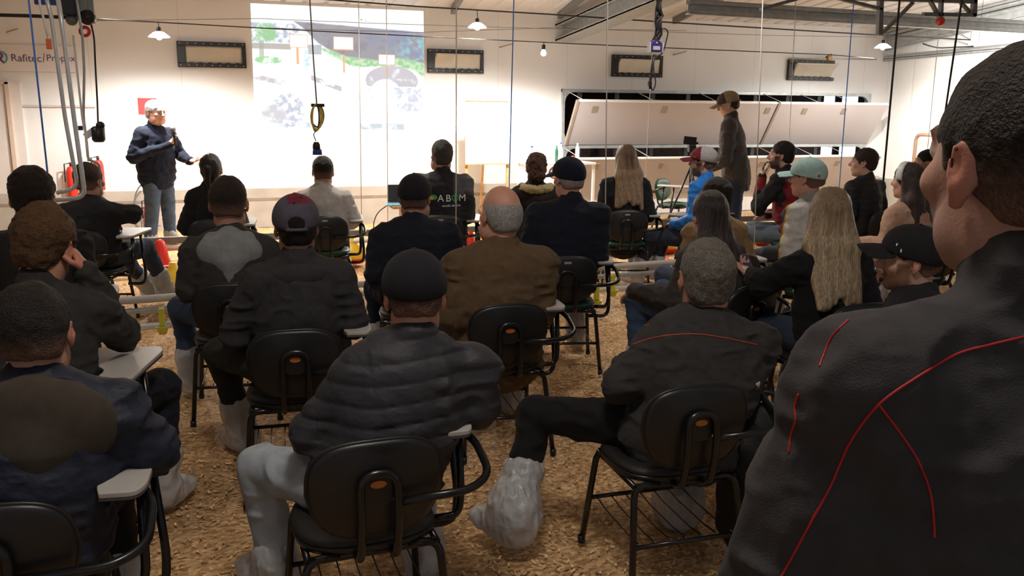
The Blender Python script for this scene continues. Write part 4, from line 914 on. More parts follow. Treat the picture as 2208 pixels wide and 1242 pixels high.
POSE = {  # elbow, wrist, hand dir, palm normal   (right arm, x > 0; neck height measured from 1.06)
 'lap': ((.225, -.01, .725), (.13, .24, .655), (-.45, .85, -.15), (0, 0, -1)),
 'fold': ((.235, .04, .745), (-.02, .22, .80), (-1, .1, .02), (0, -1, -.2)),
 'desk': ((.255, .03, .765), (.20, .29, .745), (-.35, .9, -.05), (0, 0, -1)),
 'chin': ((.18, .26, .83), (.09, .20, 1.05), (-.3, -.15, 1), (-.3, -1, 0)),
 'knee': ((.245, .06, .74), (.22, .42, .655), (0, .9, -.35), (0, 0, -1)),
 'side': ((.31, -.02, .76), (.30, .10, .52), (0, .3, -1), (-1, 0, 0)),
 'phone': ((.21, .06, .80), (.08, .30, .80), (-.2, .8, .45), (0, -.4, 1)),
}
def person(lb, top, Z, f, hf=None, hp=0.0, hr=0.0, hs=1.0, lean=.05, side=0.0, g=1.0, arms=('lap', 'lap'), legs=None, jk=(.02, .02, .022), jmat='cloth', jkind='plain', jfn=None,
           tr=(.02, .02, .025), tmat='cloth', hair=('short', (.02, .014, .010)), skin=(.50, .26, .18), beard=None, covers=True, cap=None, stand=False, sh=1.0, hood=None, group='people seated in the audience', name='person', hem=None, yb=None, vox=None, handsc=1.0, ty=None, fade=.0, collar=True, gl=False, neckc=None, scf=None, cvh=.34, bag=False, hds=1.0):
    """top = pixel of the crown, Z = distance along the view axis, f/hf = way body/head face (deg, clockwise from the end wall)"""
    hf = f if hf is None else hf; hs *= 1.06
    T_ = atZ(top[0], top[1], Z); f_ = R(f); vx = vox or min(.0115, max(.0052, Z*.0019)); K = sh
    yaw = R(hf-f)
    # head centre so that the crown lands on T_
    fr = Frame((0, 0, 0), yaw, hp, hr, hs); crown = fr.M@(A3(0, -.012, .116)*hs)
    hz = T_[2]-crown[2]; Nz = hz-.155*hs
    dz = Nz-1.07*(1 if not stand else 1.42)
    if not stand:
        Pv = A3(0, .02, .545); N = A3(side, lean, Nz); Hc = A3(side+fr.M[0, 2]*.02*0, lean+.025+.03*math.sin(hp), hz)
    else:
        Pv = A3(0, 0, Nz*.615); N = A3(side, lean, Nz); Hc = A3(side, lean+.028, hz)
    fr.c = Hc; cr_l = Hc+crown
    cf, sf = math.cos(f_), math.sin(f_); L2W = np.array([[cf, sf, 0], [-sf, cf, 0], [0, 0, 1]])
    loc = T_-L2W@A3(cr_l[0], cr_l[1], 0); loc[2] = 0
    root = empty(name, loc, -f_, lb, 'person', group)
    tors = nrm(N-Pv); up = A3(0, 0, 1)
    def PX(p): return L2W.T@(atZ(p[1], p[2], p[3])-loc) if isinstance(p[0], str) else A3(*p)
    SH = [N+A3(s_*.168*K*g**.4, -.01, -.052) for s_ in (-1, 1)]
    arm = []
    for s_, ps in zip((-1, 1), arms):
        if isinstance(ps, str): e, w_, hd, hn = [A3(*q) for q in POSE[ps]]; zadd = A3(0, 0, (Nz-1.06)*(1.0 if ps == 'chin' else .55)); e = e+zadd+A3(0, max(lean-.05, 0)*.8, 0); w_ = w_+zadd*(1 if ps != 'knee' else .3)+A3(0, max(lean-.05, 0)*.7, 0); mir = A3(s_, 1, 1)
        else: e, w_, hd, hn = [PX(q) for q in ps]; mir = A3(1, 1, 1)
        arm.append((e*mir, w_*mir, hd*mir, hn*mir))
    if legs is None:
        if stand: legs = (((-.10, .01, Pv[2]*.52), (-.12, -.02, .09)), ((.10, .02, Pv[2]*.52), (.13, .0, .09)))
        else: legs = (((-.15, .46, .52), (-.16, .40, .09)), ((.15, .46, .52), (.17, .42, .09)))
    LG = []
    for s_, (k_, a_) in zip((-1, 1), legs):
        hip = Pv+A3(s_*.088, .01, -.02); LG.append((hip, PX(k_), PX(a_)))
    nc = tuple(np.array(skin))
    # ---- body
    S = Sdf(vx); head_prims(S, fr, 1.1 if g > 1.25 else 1.0)
    S.cone(Hc+fr.M@(A3(0, -.022, -.045)*hs), N+A3(0, -.012, -.01), .054*hs, .060, .02)
    S.cone(N+A3(0, 0, -.05), Pv, .075, .10, .03); S.ell(Pv+(N-Pv)*.66, (.135*g, .085, .16), .04)
    for s_, s0, (e, w_, hd, hn) in zip((-1, 1), SH, arm):
        S.cone(N+A3(0, 0, -.05), s0, .05, .045, .03); S.cone(s0, e, .042, .034, .015); S.cone(e, w_, .034, .023, .012); hand_prims(S, w_, hd, hn, -s_ if False else s_, curl=.33, sc=handsc*(1 if K > .93 else .92))
    for hip, k_, a_ in LG:
        S.cone(Pv, hip, .07, .07, .03); S.cone(hip, k_, .065, .048, .02); S.cone(k_, a_, .046, .034, .02)
        td = nrm(A3(*( (k_-hip)[0], max((k_-hip)[1], .25), 0))) if ty is None else nrm(ty); S.ell(a_+td*.06+A3(0, 0, -.045), (.040, .115, .038), .02, rot=Frame((0, 0, 0), math.atan2(td[0], td[1])).M)
    V, F = S.mesh(); q = fr.l(V)
    C = np.tile(np.array(skin, float), (len(V), 1)); ax = np.abs(q[:, 0])
    def put(mk, col, a=1.0): mm = np.clip(mk, 0, 1)[:, None]*a; C[:] = C*(1-mm)+np.array(col)*mm
    sc1 = lambda t: np.clip(t, 0, 1)
    head = (q[:, 2] > -.14) & (q[:, 2] < .2) & (ax < .12) & (np.abs(q[:, 1]) < .16)
    put(head*sc1(1-((q[:, 0]*q[:, 0])**.5-.085)*-60)*(ax > .076), (skin[0]*1.12, skin[1]*.80, skin[2]*.75), .8)
    put(head*sc1((.021-ax)*80+.3)*sc1((.011-np.abs(q[:, 2]+.058))*150)*(q[:, 1] > .078), (skin[0]*.95, skin[1]*.55, skin[2]*.55), .8)
    ex, ez = (ax-.031)/.014, (q[:, 2]-.012)/.0075; put(head*(ex*ex+ez*ez < 1)*(q[:, 1] > .07), (.55, .52, .48)); put(head*(((ax-.031)/.007)**2+ez*ez < .9)*(q[:, 1] > .07), (.03, .02, .015))
    hc = hair[1] if hair else (.3, .28, .25)
    put(head*sc1((.030-np.abs(ax-.032))*90)*sc1((.005-np.abs(q[:, 2]-.036+.1*(ax-.03)*.6))*400)*(q[:, 1] > .05), np.array(hc)*.9, .85)
    if beard is not None:
        bm = head*sc1((q[:, 1]+.006)*60)*sc1((-.040-q[:, 2]+(q[:, 1] < .05)*.045)*90)*sc1((q[:, 2]+.135)*60); bm = np.maximum(bm, head*(q[:, 1] > .08)*sc1((.008-np.abs(q[:, 2]+.041))*200)*(ax < .03))
        lip = (ax < .019)*(np.abs(q[:, 2]+.060) < .006)*(q[:, 1] > .085); put(bm*(1-lip), beard[:3], beard[3])
    body = npmesh('body', V, F, M['skin'], C, root)
    if fade:  # cropped hair showing skin at neck and temples
        pass
    seed = (abs(hash(lb)) % 97)/9.0 if False else (sum(ord(c) for c in lb) % 97)/9.0
    # ---- jacket
    if jk is not None:
        S = Sdf(vx*1.12); tr_ = Pv+(N-Pv)*.0; a0 = .022*(g-1)
        ps_ = .02 if not stand else 0
        pitch_t = math.atan2(N[1]-Pv[1], N[2]-Pv[2]); FT = Frame(Pv, 0, pitch_t, math.atan2(N[0]-Pv[0], N[2]-Pv[2])); TL = np.linalg.norm(N-Pv)
        hz0 = .0 if hem is None else hem
        if stand:
            zb = -.12-hz0; S.ell(FT.w((0, -.002, .10)), (.185*g**.8, .140*g**.8, .42), .05, rot=FT.M); S.plane((0, 0, -1), -(Pv[2]+zb), .012)
        else: S.ell(FT.w((0, -.005, .02-hz0)), (.178*g, .135*g, .125+hz0*.4), .05, rot=FT.M); S.ell(FT.w((0, 0, TL*.33)), (.172*g, .135*g**1.2, .18), .06, rot=FT.M)
        S.ell(FT.w((0, -.004, TL*.66)), (.190*K*g**.6, .132*g**.5, .215), .06, rot=FT.M)
        for s_, s0, (e, w_, hd, hn) in zip((-1, 1), SH, arm):
            S.cone(N+A3(s_*.02, -.012, -.055), s0+A3(-s_*.01, 0, -.012), .075, .073, .04); S.cone(N+A3(s_*.02, -.02, .0), s0+A3(-s_*.03, 0, .01), .050, .045, .04)
            S.cone(s0+A3(0, 0, -.015), e, .070*g**.4, .060*g**.3, .03); S.cone(e, w_+nrm(w_-e)*.0, .060*g**.3, .042, .015)
        if collar: S.cone(N+A3(0, -.012, -.02), Hc+fr.M@A3(0, -.03, -.115)*hs+A3(0, 0, .0) if not stand else N+A3(0, -.012, .055), .078, .072, .02)
        amp = .0045 if jkind != 'puffer' else .0022
        def disp(P, s=seed, kd=jkind):
            P = P.astype(np.float32); sk = np.stack([P[:, 0]+.35*P[:, 2]*np.sign(P[:, 0]), P[:, 1], P[:, 2]*1.5], 1)
            d = amp*1.6*wr(P, 22, s)-amp*1.7*np.maximum(folds(sk, 40, s+2), -.1)-amp*.6*np.maximum(folds(sk, 95, s+3), 0)
            arm_m = np.clip((np.abs(P[:, 0])-.17)/.05, 0, 1); d = d-arm_m*.010*np.maximum(folds(P*np.array([.8, .8, 2.1], np.float32), 34, s+5), -.3)
            lowz = np.clip((Pv[2]+.22-P[:, 2])/.15, 0, 1); d = d-lowz*.009*np.maximum(folds(P*np.array([.6, .6, 2.4], np.float32), 30, s+7), -.3)
            if kd == 'puffer':
                ph = (P[:, 2]+.006*np.sin(P[:, 0]*9+s)-.03*np.abs(P[:, 0]))/.058; w_ = np.abs(np.sin(np.pi*ph)); d = d-.009*w_**.32+.0075
            return d
        S.disp = disp
        V, F = S.mesh(); C = np.tile(np.array(jk, float), (len(V), 1))
        if jfn: C = jfn(V, C, dict(N=N, Pv=Pv, SH=SH, arm=arm, Hc=Hc))
        jo = npmesh('jacket', V, F, M[jmat], C, root)
    else: jo = None
    # ---- trousers
    S = Sdf(vx*1.2); S.ell(Pv+A3(0, -.0, -.01), (.170*g**.6, .140*g**.5, .10), .04)
    for hip, k_, a_ in LG:
        bw = 1.22 if stand else 1.0; S.cone(hip, k_, .088*g**.4*bw, .070*bw, .03); S.cone(k_, a_+(k_-a_)*.12, .068*bw, .056*bw, .02); S.cone(a_+(k_-a_)*.2, a_+(k_-a_)*.04, .056*bw, .060*bw, .01)
    if not stand: S.plane((0, 0, -1), -.452 if False else 0, 0) if False else None
    S.disp = lambda P, s=seed: .005*wr(P, 24, s+1)-.008*np.maximum(folds(P*np.array([1, 1, 1.7], np.float32), 34, s+4), -.3)
    V, F = S.mesh(); npmesh('trousers', V, F, M[tmat], np.tile(np.array(tr, float), (len(V), 1)), root)
    # ---- overshoes
    for hip, k_, a_ in LG:
        td = nrm(A3((k_-hip)[0], max((k_-hip)[1], .25), 0)) if ty is None else nrm(ty); S = Sdf(vx*1.1); Rm = Frame((0, 0, 0), math.atan2(td[0], td[1])).M
        if covers:
            b_ = 1.0 if covers is True else covers
            S.ell(a_+td*.055+A3(0, 0, -.036), (.062*b_, .140*b_, .055*b_), .03, rot=Rm); S.cone(a_, a_+(k_-a_)*cvh, .074*b_, .074, .04); S.cone(a_+(k_-a_)*(cvh-.04), a_+(k_-a_)*cvh, .080, .080, .01)
            if bag: S.ell(a_+A3(0, 0, .015), (.105, .125, .135), .04)
            S.disp = lambda P, s=seed: .009*np.abs(wr(P, 60, s))-.006*folds(P*np.array([1.7, 1.7, .6], np.float32), 75, s+3)-.002
            V, F = S.mesh(); V[:, 2] = np.maximum(V[:, 2], -.008); npmesh('overshoe', V, F, M['plastic'], None, root)
        else:
            S.ell(a_+td*.06+A3(0, 0, -.045), (.047, .130, .047), .03, rot=Rm); S.cone(a_, a_+(k_-a_)*.15, .05, .052, .02); V, F = S.mesh(); npmesh('shoe', V, F, M['cloth'], np.tile([.02, .018, .016], (len(V), 1)), root)
    # ---- hair
    hv = min(vx, .0065)
    if hair:
        kind, hc = hair[0], np.array(hair[1], float); S = Sdf(hv)
        if kind != 'bald':
            S.ell((0, -.018, .034), (.081, .100, .092), .02, fr=fr); S.ell((0, -.052, -.025), (.064, .052, .056), .03, fr=fr)
            if kind in ('thick', 'curly', 'long', 'longstraight'): S.ell((0, -.012, .045), (.086, .102, .092), .02, fr=fr)
            S.plane((0, .78, -.62), .034 if kind not in ('recede',) else .008, .01, fr=fr)
            S.plane((0, -.25, -1), .082 if kind != 'crop' else .066, .01, fr=fr)
            S.ell((.088, .012, -.02), (.030, .022, .042), .01, 's', fr=fr); S.ell((-.088, .012, -.02), (.030, .022, .042), .01, 's', fr=fr)
        else:
            S.ell((0, -.018, .016), (.080, .099, .070), .02, fr=fr); S.ell((0, -.052, -.025), (.066, .054, .056), .03, fr=fr); S.plane((0, .80, .55), .026, .01, fr=fr); S.plane((0, -.25, -1), .082, .01, fr=fr); S.plane((0, .1, 1), .062, .01, fr=fr)
            S.ell((.088, .012, -.02), (.030, .022, .042), .01, 's', fr=fr); S.ell((-.088, .012, -.02), (.030, .022, .042), .01, 's', fr=fr)
        if kind == 'bun': S.ell((0, -.105, .045), (.040, .036, .040), .01, fr=fr)
        if kind == 'lowbun': S.ell((0, -.085, -.055), (.072, .045, .040), .02, fr=fr)
        if kind == 'pony': S.ell((0, -.11, .02), (.026, .030, .026), .01, fr=fr); S.cone((0, -.12, .01), (0, -.125, -.16), .026, .016, .01, fr=fr)
        if kind in ('long', 'longstraight'):
            Ld = .34 if kind == 'long' else .27; bk = N+A3(0, -.150, -.02)
            W_ = (-.062, -.042, -.021, 0, .021, .042, .062) if kind == 'long' else (-.045, -.022, 0, .022, .045)
            for xx in W_:
                p1 = fr.w((xx*.8, -.060, -.01)); p2 = fr.w((xx*1.35, -.085, -.12)); p3 = A3(p2[0]+xx*.45, min(bk[1]-.004, p2[1]-.02), p2[2]-Ld+.10-abs(xx)*.9+.02*math.sin(xx*170+seed)); S.cone(p1, p2, .048, .042, .03); S.cone(p2, p3, .040, .020, .035)
            if kind == 'long':
                for s_ in (-1, 1): S.cone(fr.w((s_*.068, -.012, .02)), fr.w((s_*.088, -.03, -.15)), .028, .028, .03); S.cone(fr.w((s_*.088, -.03, -.15)), fr.w((s_*.100, -.05, -.29)), .028, .012, .03)
        fq = dict(curly=95, lowbun=95).get(kind, 60); am = dict(curly=.006, lowbun=.006, thick=.0042, short=.0028, long=.0022, longstraight=.0018).get(kind, .002)
        def hd_(P, s=seed):
            if kind in ('long', 'longstraight'): q = fr.l(P).astype(np.float32); return am*.6*np.sin(q[:, 0]*230+.7*np.sin(q[:, 2]*11+s)+.8*np.sin(q[:, 1]*25))+am*.9*np.sin(q[:, 0]*74+.9*np.sin(q[:, 2]*8+s)+s)
            return am*1.6*wr(P, fq*.7, s)+am*1.3*wr(P, fq*2.0, s+1)+am*1.1*wr(P, fq*4.6, s+2)
        S.disp = hd_; V, F = S.mesh(); q = fr.l(V); C = np.tile(hc, (len(V), 1))
        if len(hair) > 2:   # streaks or greying sides
            h2 = np.array(hair[2]); t = np.clip(.38+.20*np.sin(q[:, 0]*127+.7*np.sin(q[:, 2]*7+2)+q[:, 1]*40)-5.0*np.clip(q[:, 2], -.09, .12), 0, 1) if kind in ('long', 'longstraight') else np.clip((.045-q[:, 2])/.05, 0, 1); C = C*(1-t[:, None])+h2*t[:, None]
        if kind in ('crop', 'recede'):
            t = (np.clip((.012-q[:, 2])/.075, 0, 1)**.8*.75)[:, None]; C = C*(1-t)+np.array(skin)*.62*t
        npmesh('hair', V, F, M['hair' if kind in ('long', 'longstraight', 'pony') else 'curl'], C, root)
    # ---- cap
    if cap:
        cc = np.array(cap['col'], float); ct = cap.get('tilt', 0.0); cfr = Frame(fr.c, 0, 0, 0, hs); cfr.M = fr.M@Frame((0, 0, 0), cap.get('yaw', 0), ct).M
        S = Sdf(hv); S.ell((0, -.012, .034), (.0905, .112, .096), .02, fr=cfr); S.ell((0, .03, .045), (.078, .070, .070), .03, fr=cfr); S.plane((0, .16, -1), -.014, .004, fr=cfr)
        S.ell((0, -.135, .020), (.036, .05, .030), .004, 's', fr=cfr) if cap.get('open', True) else None
        S.ell((0, -.008, .131), (.008, .008, .005), .003, fr=cfr)
        def cdisp(P): q = cfr.l(P); a_ = np.arctan2(q[:, 0], q[:, 1]+.012); return (.0016*np.exp(-(np.sin(a_*3)/.09)**2)+.0022*wr(P, 34, seed)).astype(np.float32)
        S.disp = cdisp; V, F = S.mesh(); C = np.tile(cc, (len(V), 1)); q = cfr.l(V)
        if 'front' in cap: t = ((q[:, 1] > .012)).astype(float)[:, None]; C = C*(1-t)+np.array(cap['front'])*t
        if 'top' in cap: t = ((q[:, 2] > .098)).astype(float)[:, None]*(q[:, 0] > -.03).astype(float)[:, None]; C = C*(1-t)+np.array(cap['top'])*t
        if cap.get('mottle'): t = (wr(V, 60, seed) > .1).astype(float)[:, None]; C = C*(1-t)+C*2.6*t
        co = npmesh('cap', V, F, M['cloth'], C, root)
        if cap.get('open', True): MB().tube([cfr.w((-.040+.08*t, -.118-.006*math.sin(math.pi*t), .002)) for t in np.linspace(0, 1, 9)], .007*hs, 6).build('cap_strap', mat('cap_strap_cloth', tuple(cc*.8), .7), co)
        bc = np.array(cap.get('brim', cc), float); S = Sdf(min(hv, .005))
        for i in range(-3, 4):
            xx = i*.022; S.ell((xx, .095+.045*(1-(i/3.6)**2), .030-abs(xx)**2*4.2), (.020, .052, .0055), .014, fr=cfr, rot=Frame((0, 0, 0), 0, .12, -xx*-3.0).M)
        V, F = S.mesh(); npmesh('cap_brim', V, F, M['cloth'], np.tile(bc, (len(V), 1)), co)
        if 'badge' in cap: b_ = cap['badge']; MB().box(cfr.w(b_[1]), (.020, .020, .018)).build('cap_badge', mat('cap_badge_cloth', b_[0], .6), co, bevel=.002)
        if 'letters' in cap:
            for a_, zz in ((.5, .06), (.62, .045), (-.2, .05)):
                p_ = cfr.w((-.0915*math.sin(a_*1.6), -.012+.114*math.cos(a_*1.6)*.95, zz)); MB().box(p_, (.012, .012, .016)).build('cap_lettering', M['white'], co, bevel=.003)
    if hood is not None:
        hcv, hk = hood; S = Sdf(vx)
        if hk == 'down':
            S.ell(N+A3(0, -.098, -.055), (.150*K*hds**.7, .060, .100*hds), .03); S.cone(N+A3(0, -.115, -.12), N+A3(0, -.150, -.155-.085*hds), .070, .024, .06)
            for s_ in (-1, 1): S.cone(N+A3(s_*.09, -.05, .0), N+A3(s_*.075, .035, -.02), .048, .040, .03); S.cone(N+A3(s_*.10, -.085, -.05), N+A3(s_*.15, -.03, -.035), .040, .028, .03)
            S.cone(N+A3(0, -.06, .02), N+A3(0, -.09, -.05), .062, .06, .03)
        if hk == 'fur':
            for i in range(-5, 6):
                a_ = i/5*1.9; S.ell(N+A3(.125*math.sin(a_), -.105*math.cos(a_)+.0, -.01+.012*abs(i)/5), (.042, .042, .040), .02)
        if hk == 'small':
            S.ell(N+A3(0, -.075, -.03), (.115, .05, .060), .03)
        S.disp = (lambda P, s=seed: .004*wr(P, 30, s)) if hk != 'fur' else (lambda P, s=seed: .010*wr(P, 170, s)+.008*wr(P, 420, s+1))
        V, F = S.mesh(); npmesh('fur_trim' if hk == 'fur' else 'hood', V, F, M['curl' if hk == 'fur' else 'cloth'], np.tile(np.array(hcv, float), (len(V), 1)), root)
    if gl:
        mb = MB()
        for s_ in (-1, 1):
            mb.tube([fr.w((s_*.034+.022*math.cos(t), .100-.006*abs(math.cos(t)), .010+.017*math.sin(t))) for t in np.linspace(0, 2*math.pi, 22)], .0022*hs, 5, cap=False)
            mb.tube([fr.w((s_*.056, .094, .014)), fr.w((s_*.080, .05, .014)), fr.w((s_*.084, -.01, .010))], .002*hs, 5)
        mb.tube([fr.w((-.012, .104, .014)), fr.w((.012, .104, .014))], .002*hs, 5); mb.build('glasses', M['blk'] if gl == 1 else M['galv_lt'], root)
    root['_n'] = 0; del root['_n']
    return dict(root=root, fr=fr, N=N, Pv=Pv, SH=SH, arm=arm, jacket=jo, loc=loc, f=f, L2W=L2W, LG=LG)

# ------------------------------------------------------------------ school chairs with a writing tablet
def superellipse(a, b, n=3.2, m=48, top=1.0, bot=1.0):
    o = []
    for k in range(m):
        t = 2*math.pi*k/m; c, s_ = math.cos(t), math.sin(t); x = a*abs(c)**(2/n)*(1 if c >= 0 else -1); y = b*abs(s_)**(2/n)*(1 if s_ >= 0 else -1); x *= (top if y > 0 else 1+(bot-1)*abs(y)/b); o.append((x, y))
    return o
def pad(outline, th, rings, place):
    """closed cushion: outline shrunk in steps toward the faces; place(x, y, z) -> point"""
    V = []; n = len(outline)
    for s_, z in rings: V += [place(x*s_, y*s_, z) for x, y in outline]
    m = len(rings); F = [(i*n+k, i*n+(k+1) % n, (i+1)*n+(k+1) % n, (i+1)*n+k) for i in range(m-1) for k in range(n)]
    F += [tuple(range(n))[::-1], tuple((m-1)*n+k for k in range(n))]
    return V, F
def make_chair(green, loc, f, label, group='school chairs with writing tablets', side_arm=True, pale=False):
    r = empty('school_chair', loc, -R(f), label, 'chair', group); pm = M['grn'] if green else M['blk_pad']
    so = superellipse(.215, .20, 3.0, 48)
    def sp(x, y, z): return (x, y+.015, .432+z-.012*max(0, 1-((x/.215)**2+(y/.2)**2)))
    V, F = pad(so, .04, [(.90, -.026), (.98, -.020), (1.0, -.006), (1.0, .0)], sp); MB().add(V, F, 0, True).build('seat_pan', M['blk'], r)
    V, F = pad(so, .04, [(.97, .0), (.985, .006), (.96, .018), (.86, .025), (.5, .027), (.1, .027)], sp); MB().add(V, F, 0, True).build('seat', pm, r)
    bo = superellipse(.193, .148, 3.1, 56, 1.0, .84)
    def bp_(x, y, z): return (x, -.222-z-.10*y+.55*x*x*.9-.0, .624+y)       # back shell curves round the sitter
    V, F = pad(bo, .03, [(.92, .020), (.985, .014), (1.0, .004), (1.0, .0)], bp_); MB().add(V, [q[::-1] for q in F], 0, True).build('back_shell', M['blk'], r)
    V, F = pad(bo, .03, [(.975, .0), (.98, -.008), (.93, -.020), (.6, -.024), (.1, -.024)], bp_); MB().add(V, [q for q in F], 0, True).build('backrest', pm, r)
    MB().tube([bp_(x*1.0, y*1.0, .003) for x, y in bo+[bo[0]]], .006, 6, cap=False).build('back_rim', M['blk'], r)
    # bent tube carrying the back, plate with screws
    U = fillet([(-.052, -.02, .415), (-.052, -.235, .405), (-.052, -.268, .54), (-.052, -.262, .683), (.052, -.262, .683), (.052, -.268, .54), (.052, -.235, .405), (.052, -.02, .415)], .052, 7)
    MB().tube(U, .0125, 10).build('back_frame', M['blkm'], r)
    mb = MB(); po = [(x, -.252, .630+y) for x, y in superellipse(.05, .047, 2.6, 24)]; mb.prism(po, (0, .008, 0)); mb.build('plate', M['blk'], r)
    mb = MB(); po = [] if pale else [(.023*math.cos(t), -.2555, .648+.011*math.sin(t)) for t in np.linspace(0, 2*math.pi, 20, endpoint=False)]; 
    if po: mb.prism(po, (0, .003, 0)); mb.build('maker_label', M['orange_lbl'], r)
    for s_ in (-1, 1): MB().lathe([(0, -.004), (.006, -.003), (.007, 0), (0, .001)], (s_*.046, -.257, .600), 10, rot=[[1, 0, 0], [0, 0, 1], [0, 1, 0]]).build('screw', M['screw'], r)
    if pale: MB().box((0, -.250, .735), (.045, .006, .014)).build('size_label', M['lbl'], r)
    # legs and rails
    for s_ in (-1, 1):
        MB().tube(fillet([(s_*.10, .17, .405), (s_*.195, .17, .405), (s_*.225, .235, .0)], .05), .0125, 9).build('leg', M['blkm'], r)
        MB().tube(fillet([(s_*.10, -.165, .405), (s_*.195, -.165, .405), (s_*.225, -.245, .0)], .05), .0125, 9).build('leg', M['blkm'], r)
        MB().tube([(s_*.19, .17, .40), (s_*.19, -.165, .40)], .011, 8).build('side_rail', M['blkm'], r)
        for y, z in ((.235, 0), (-.245, 0)): MB().lathe([(0, 0), (.016, 0), (.0155, .03), (0, .03)], (s_*.225, y, z), 10).build('foot_cap', M['blk'], r)
    for y in (.205, -.21): MB().tube([(-.212, y, .20), (.212, y, .20)], .009, 8).build('cross_rail', M['blkm'], r)
    MB().tube([(-.19, -.165, .403), (.19, -.165, .403)], .0125, 8).build('cross_rail', M['blkm'], r); MB().tube([(-.19, .17, .403), (.19, .17, .403)], .0125, 8).build('cross_rail', M['blkm'], r)
    mb = MB()
    for k in range(7): x = -.18+.06*k; mb.tube([(x, -.21, .202), (x, -.1, .192), (x, .1, .192), (x, .205, .202)], .003, 5)
    mb.build('book_rack', M['blkm'], r)
    if side_arm:
        MB().tube(fillet([(.05, -.26, .590), (.27, -.262, .595), (.345, -.20, .61), (.345, -.05, .66), (.30, .02, .684)], .09, 7), .0125, 9).build('arm_tube', M['blkm'], r)
        MB().tube(fillet([(.31, .0, .688), (.31, -.02, .46), (.30, -.02, .40), (.18, -.02, .40)], .06, 6), .0125, 9).build('arm_support', M['blkm'], r)
        MB().tube(fillet([(.32, .16, .688), (.345, .14, .40), (.335, .13, .30), (.205, .14, .30)], .08, 6), .0125, 9).build('arm_support', M['blkm'], r)
        t_o = [(.225, -.10), (.315, -.11), (.335, -.06), (.345, .36), (.32, .42), (.07, .42), (.04, .38), (.05, .28), (.205, .10), (.215, -.06)]
        tt = [np.array([x, y, 0]) for x, y in t_o]; tf_ = fillet(tt+[tt[0]], .03, 4)[:-1]
        MB().prism([(p[0], p[1], .699) for p in tf_], (0, 0, .015)).build('writing_tablet', M['tablet'], r, bevel=.003); MB().prism([(p[0]*.995+.001, p[1]*.995, .692) for p in tf_], (0, 0, .0065)).build('tablet_edge', M['tabedge'], r)
    return r
# ------------------------------------------------------------------ the people
NAVY = (.012, .016, .030); BLK = (.009, .009, .010); CHAR = (.030, .029, .028); JEAN = (.055, .085, .135)
SK = (.52, .27, .18); SKP = (.60, .34, .25); DKH = (.014, .010, .008)
PP = {}
def seat(key, green=False, chair_lb='', dy=0.0, cdx=0.0, cf=None, tab=True, **kw):
    P = person(**kw); PP[key] = P
    f = kw['f'] if cf is None else cf
    if chair_lb:
        off = P['L2W']@A3(cdx, dy, 0); P['chair'] = make_chair(green, (P['loc'][0]+off[0], P['loc'][1]+off[1], 0), f, chair_lb, side_arm=tab, pale=key in 'K O P Y I N'.split())
    return P
# nearest row
seat('A', False, 'black school chair at the bottom left corner under the navy quilted jacket', side=0.07, lb='person in navy quilted jacket with brown hood, sitting at the bottom left corner', top=(62, 616), Z=2.22, f=2, hf=2, hs=1.03, lean=.10, g=1.14, sh=1.08,
     arms=('lap', ((.34, .10, .74), (.20, .34, .735), (-.6, .7, 0), (0, 0, -1))), jk=(.016, .020, .036), jmat='nylon', tr=BLK, hair=('crop', (.020, .016, .014)), skin=(.50, .26, .19), hood=((.060, .048, .036), 'down'), hds=1.35)
seat('B', False, 'black school chair with tablet under the brown haired person leaning on a hand', lb='person with tousled brown hair resting the head on the right hand, dark jacket', top=(98, 450), Z=3.15, f=12, hf=14, hr=.12, hp=.12, hs=1.12, lean=.16,
     arms=('lap', ((.20, .32, .79), (.125, .22, 1.06), (-.45, .05, 1), (-1, -.2, .1))), jk=(.036, .033, .031), tr=(.012, .014, .022), hair=('thick', (.105, .052, .022)), skin=SK,
     legs=(((-.15, .46, .52), (-.16, .40, .09)), ((.30, .46, .53), (.28, .40, .10))))
seat('C', False, 'black school chair far left under the dark haired person by the edge', lb='person with thick dark hair in black jacket, behind the brown haired one at left', top=(62, 366), Z=4.2, f=-4, hf=-6, hs=1.12, g=1.12, jk=(.018, .016, .016), hair=('thick', (.020, .012, .010)))
seat('E', False, 'black school chair with pale tablet left of the presenter', lb='person with cropped hair, dark beard and folded arms, sitting below the bent tubes', top=(187, 352), Z=6.6, f=14, hf=30, hs=1.12, g=1.08, arms=('fold', ((.29, .10, .86), (.05, .26, .84), (-1, .1, .02), (0, -1, -.2))), jk=(.016, .016, .018), tr=(.03, .045, .075), hair=('crop', (.035, .022, .017)), beard=(.03, .018, .012, .8),
     legs=(((.02, .48, .52), (.14, .80, .12)), ((.24, .50, .54), (.30, .74, .12))))
seat('G', False, 'black school chair under the person with grey hood', lb='person in dark jacket with a pale grey hood hanging down the back', top=(489, 382), Z=4.7, f=4, hf=6, hs=1.18, g=1.12, sh=1.08, jk=(.045, .043, .041), tr=(.05, .08, .14), tmat='denim', hair=('crop', (.030, .020, .016)), hood=((.27, .28, .285), 'down'), hds=1.1, arms=('fold', 'fold'),
     legs=(((-.32, .40, .51), (-.28, .34, .09)), ((.2, .46, .52), (.2, .4, .09))))
seat('H', False, 'black school chair with orange label under the grey and maroon cap', side=0.03, lb='person in backward grey and maroon cap and charcoal hooded sweatshirt', top=(636, 425), Z=3.75, f=4, hf=4, hs=1.06, g=1.0, jk=(.034, .033, .035), tr=(.022, .022, .018), hair=('short', DKH), cap=dict(col=(.085, .075, .098), front=(.085, .075, .098), top=(.16, .020, .038), brim=(.10, .02, .03)), hood=((.034, .033, .035), 'small'), arms=('knee', 'desk'),
     legs=(((-.34, .38, .53), (-.26, .42, .09)), ((.2, .46, .52), (.2, .4, .09))), skin=(.40, .20, .13))
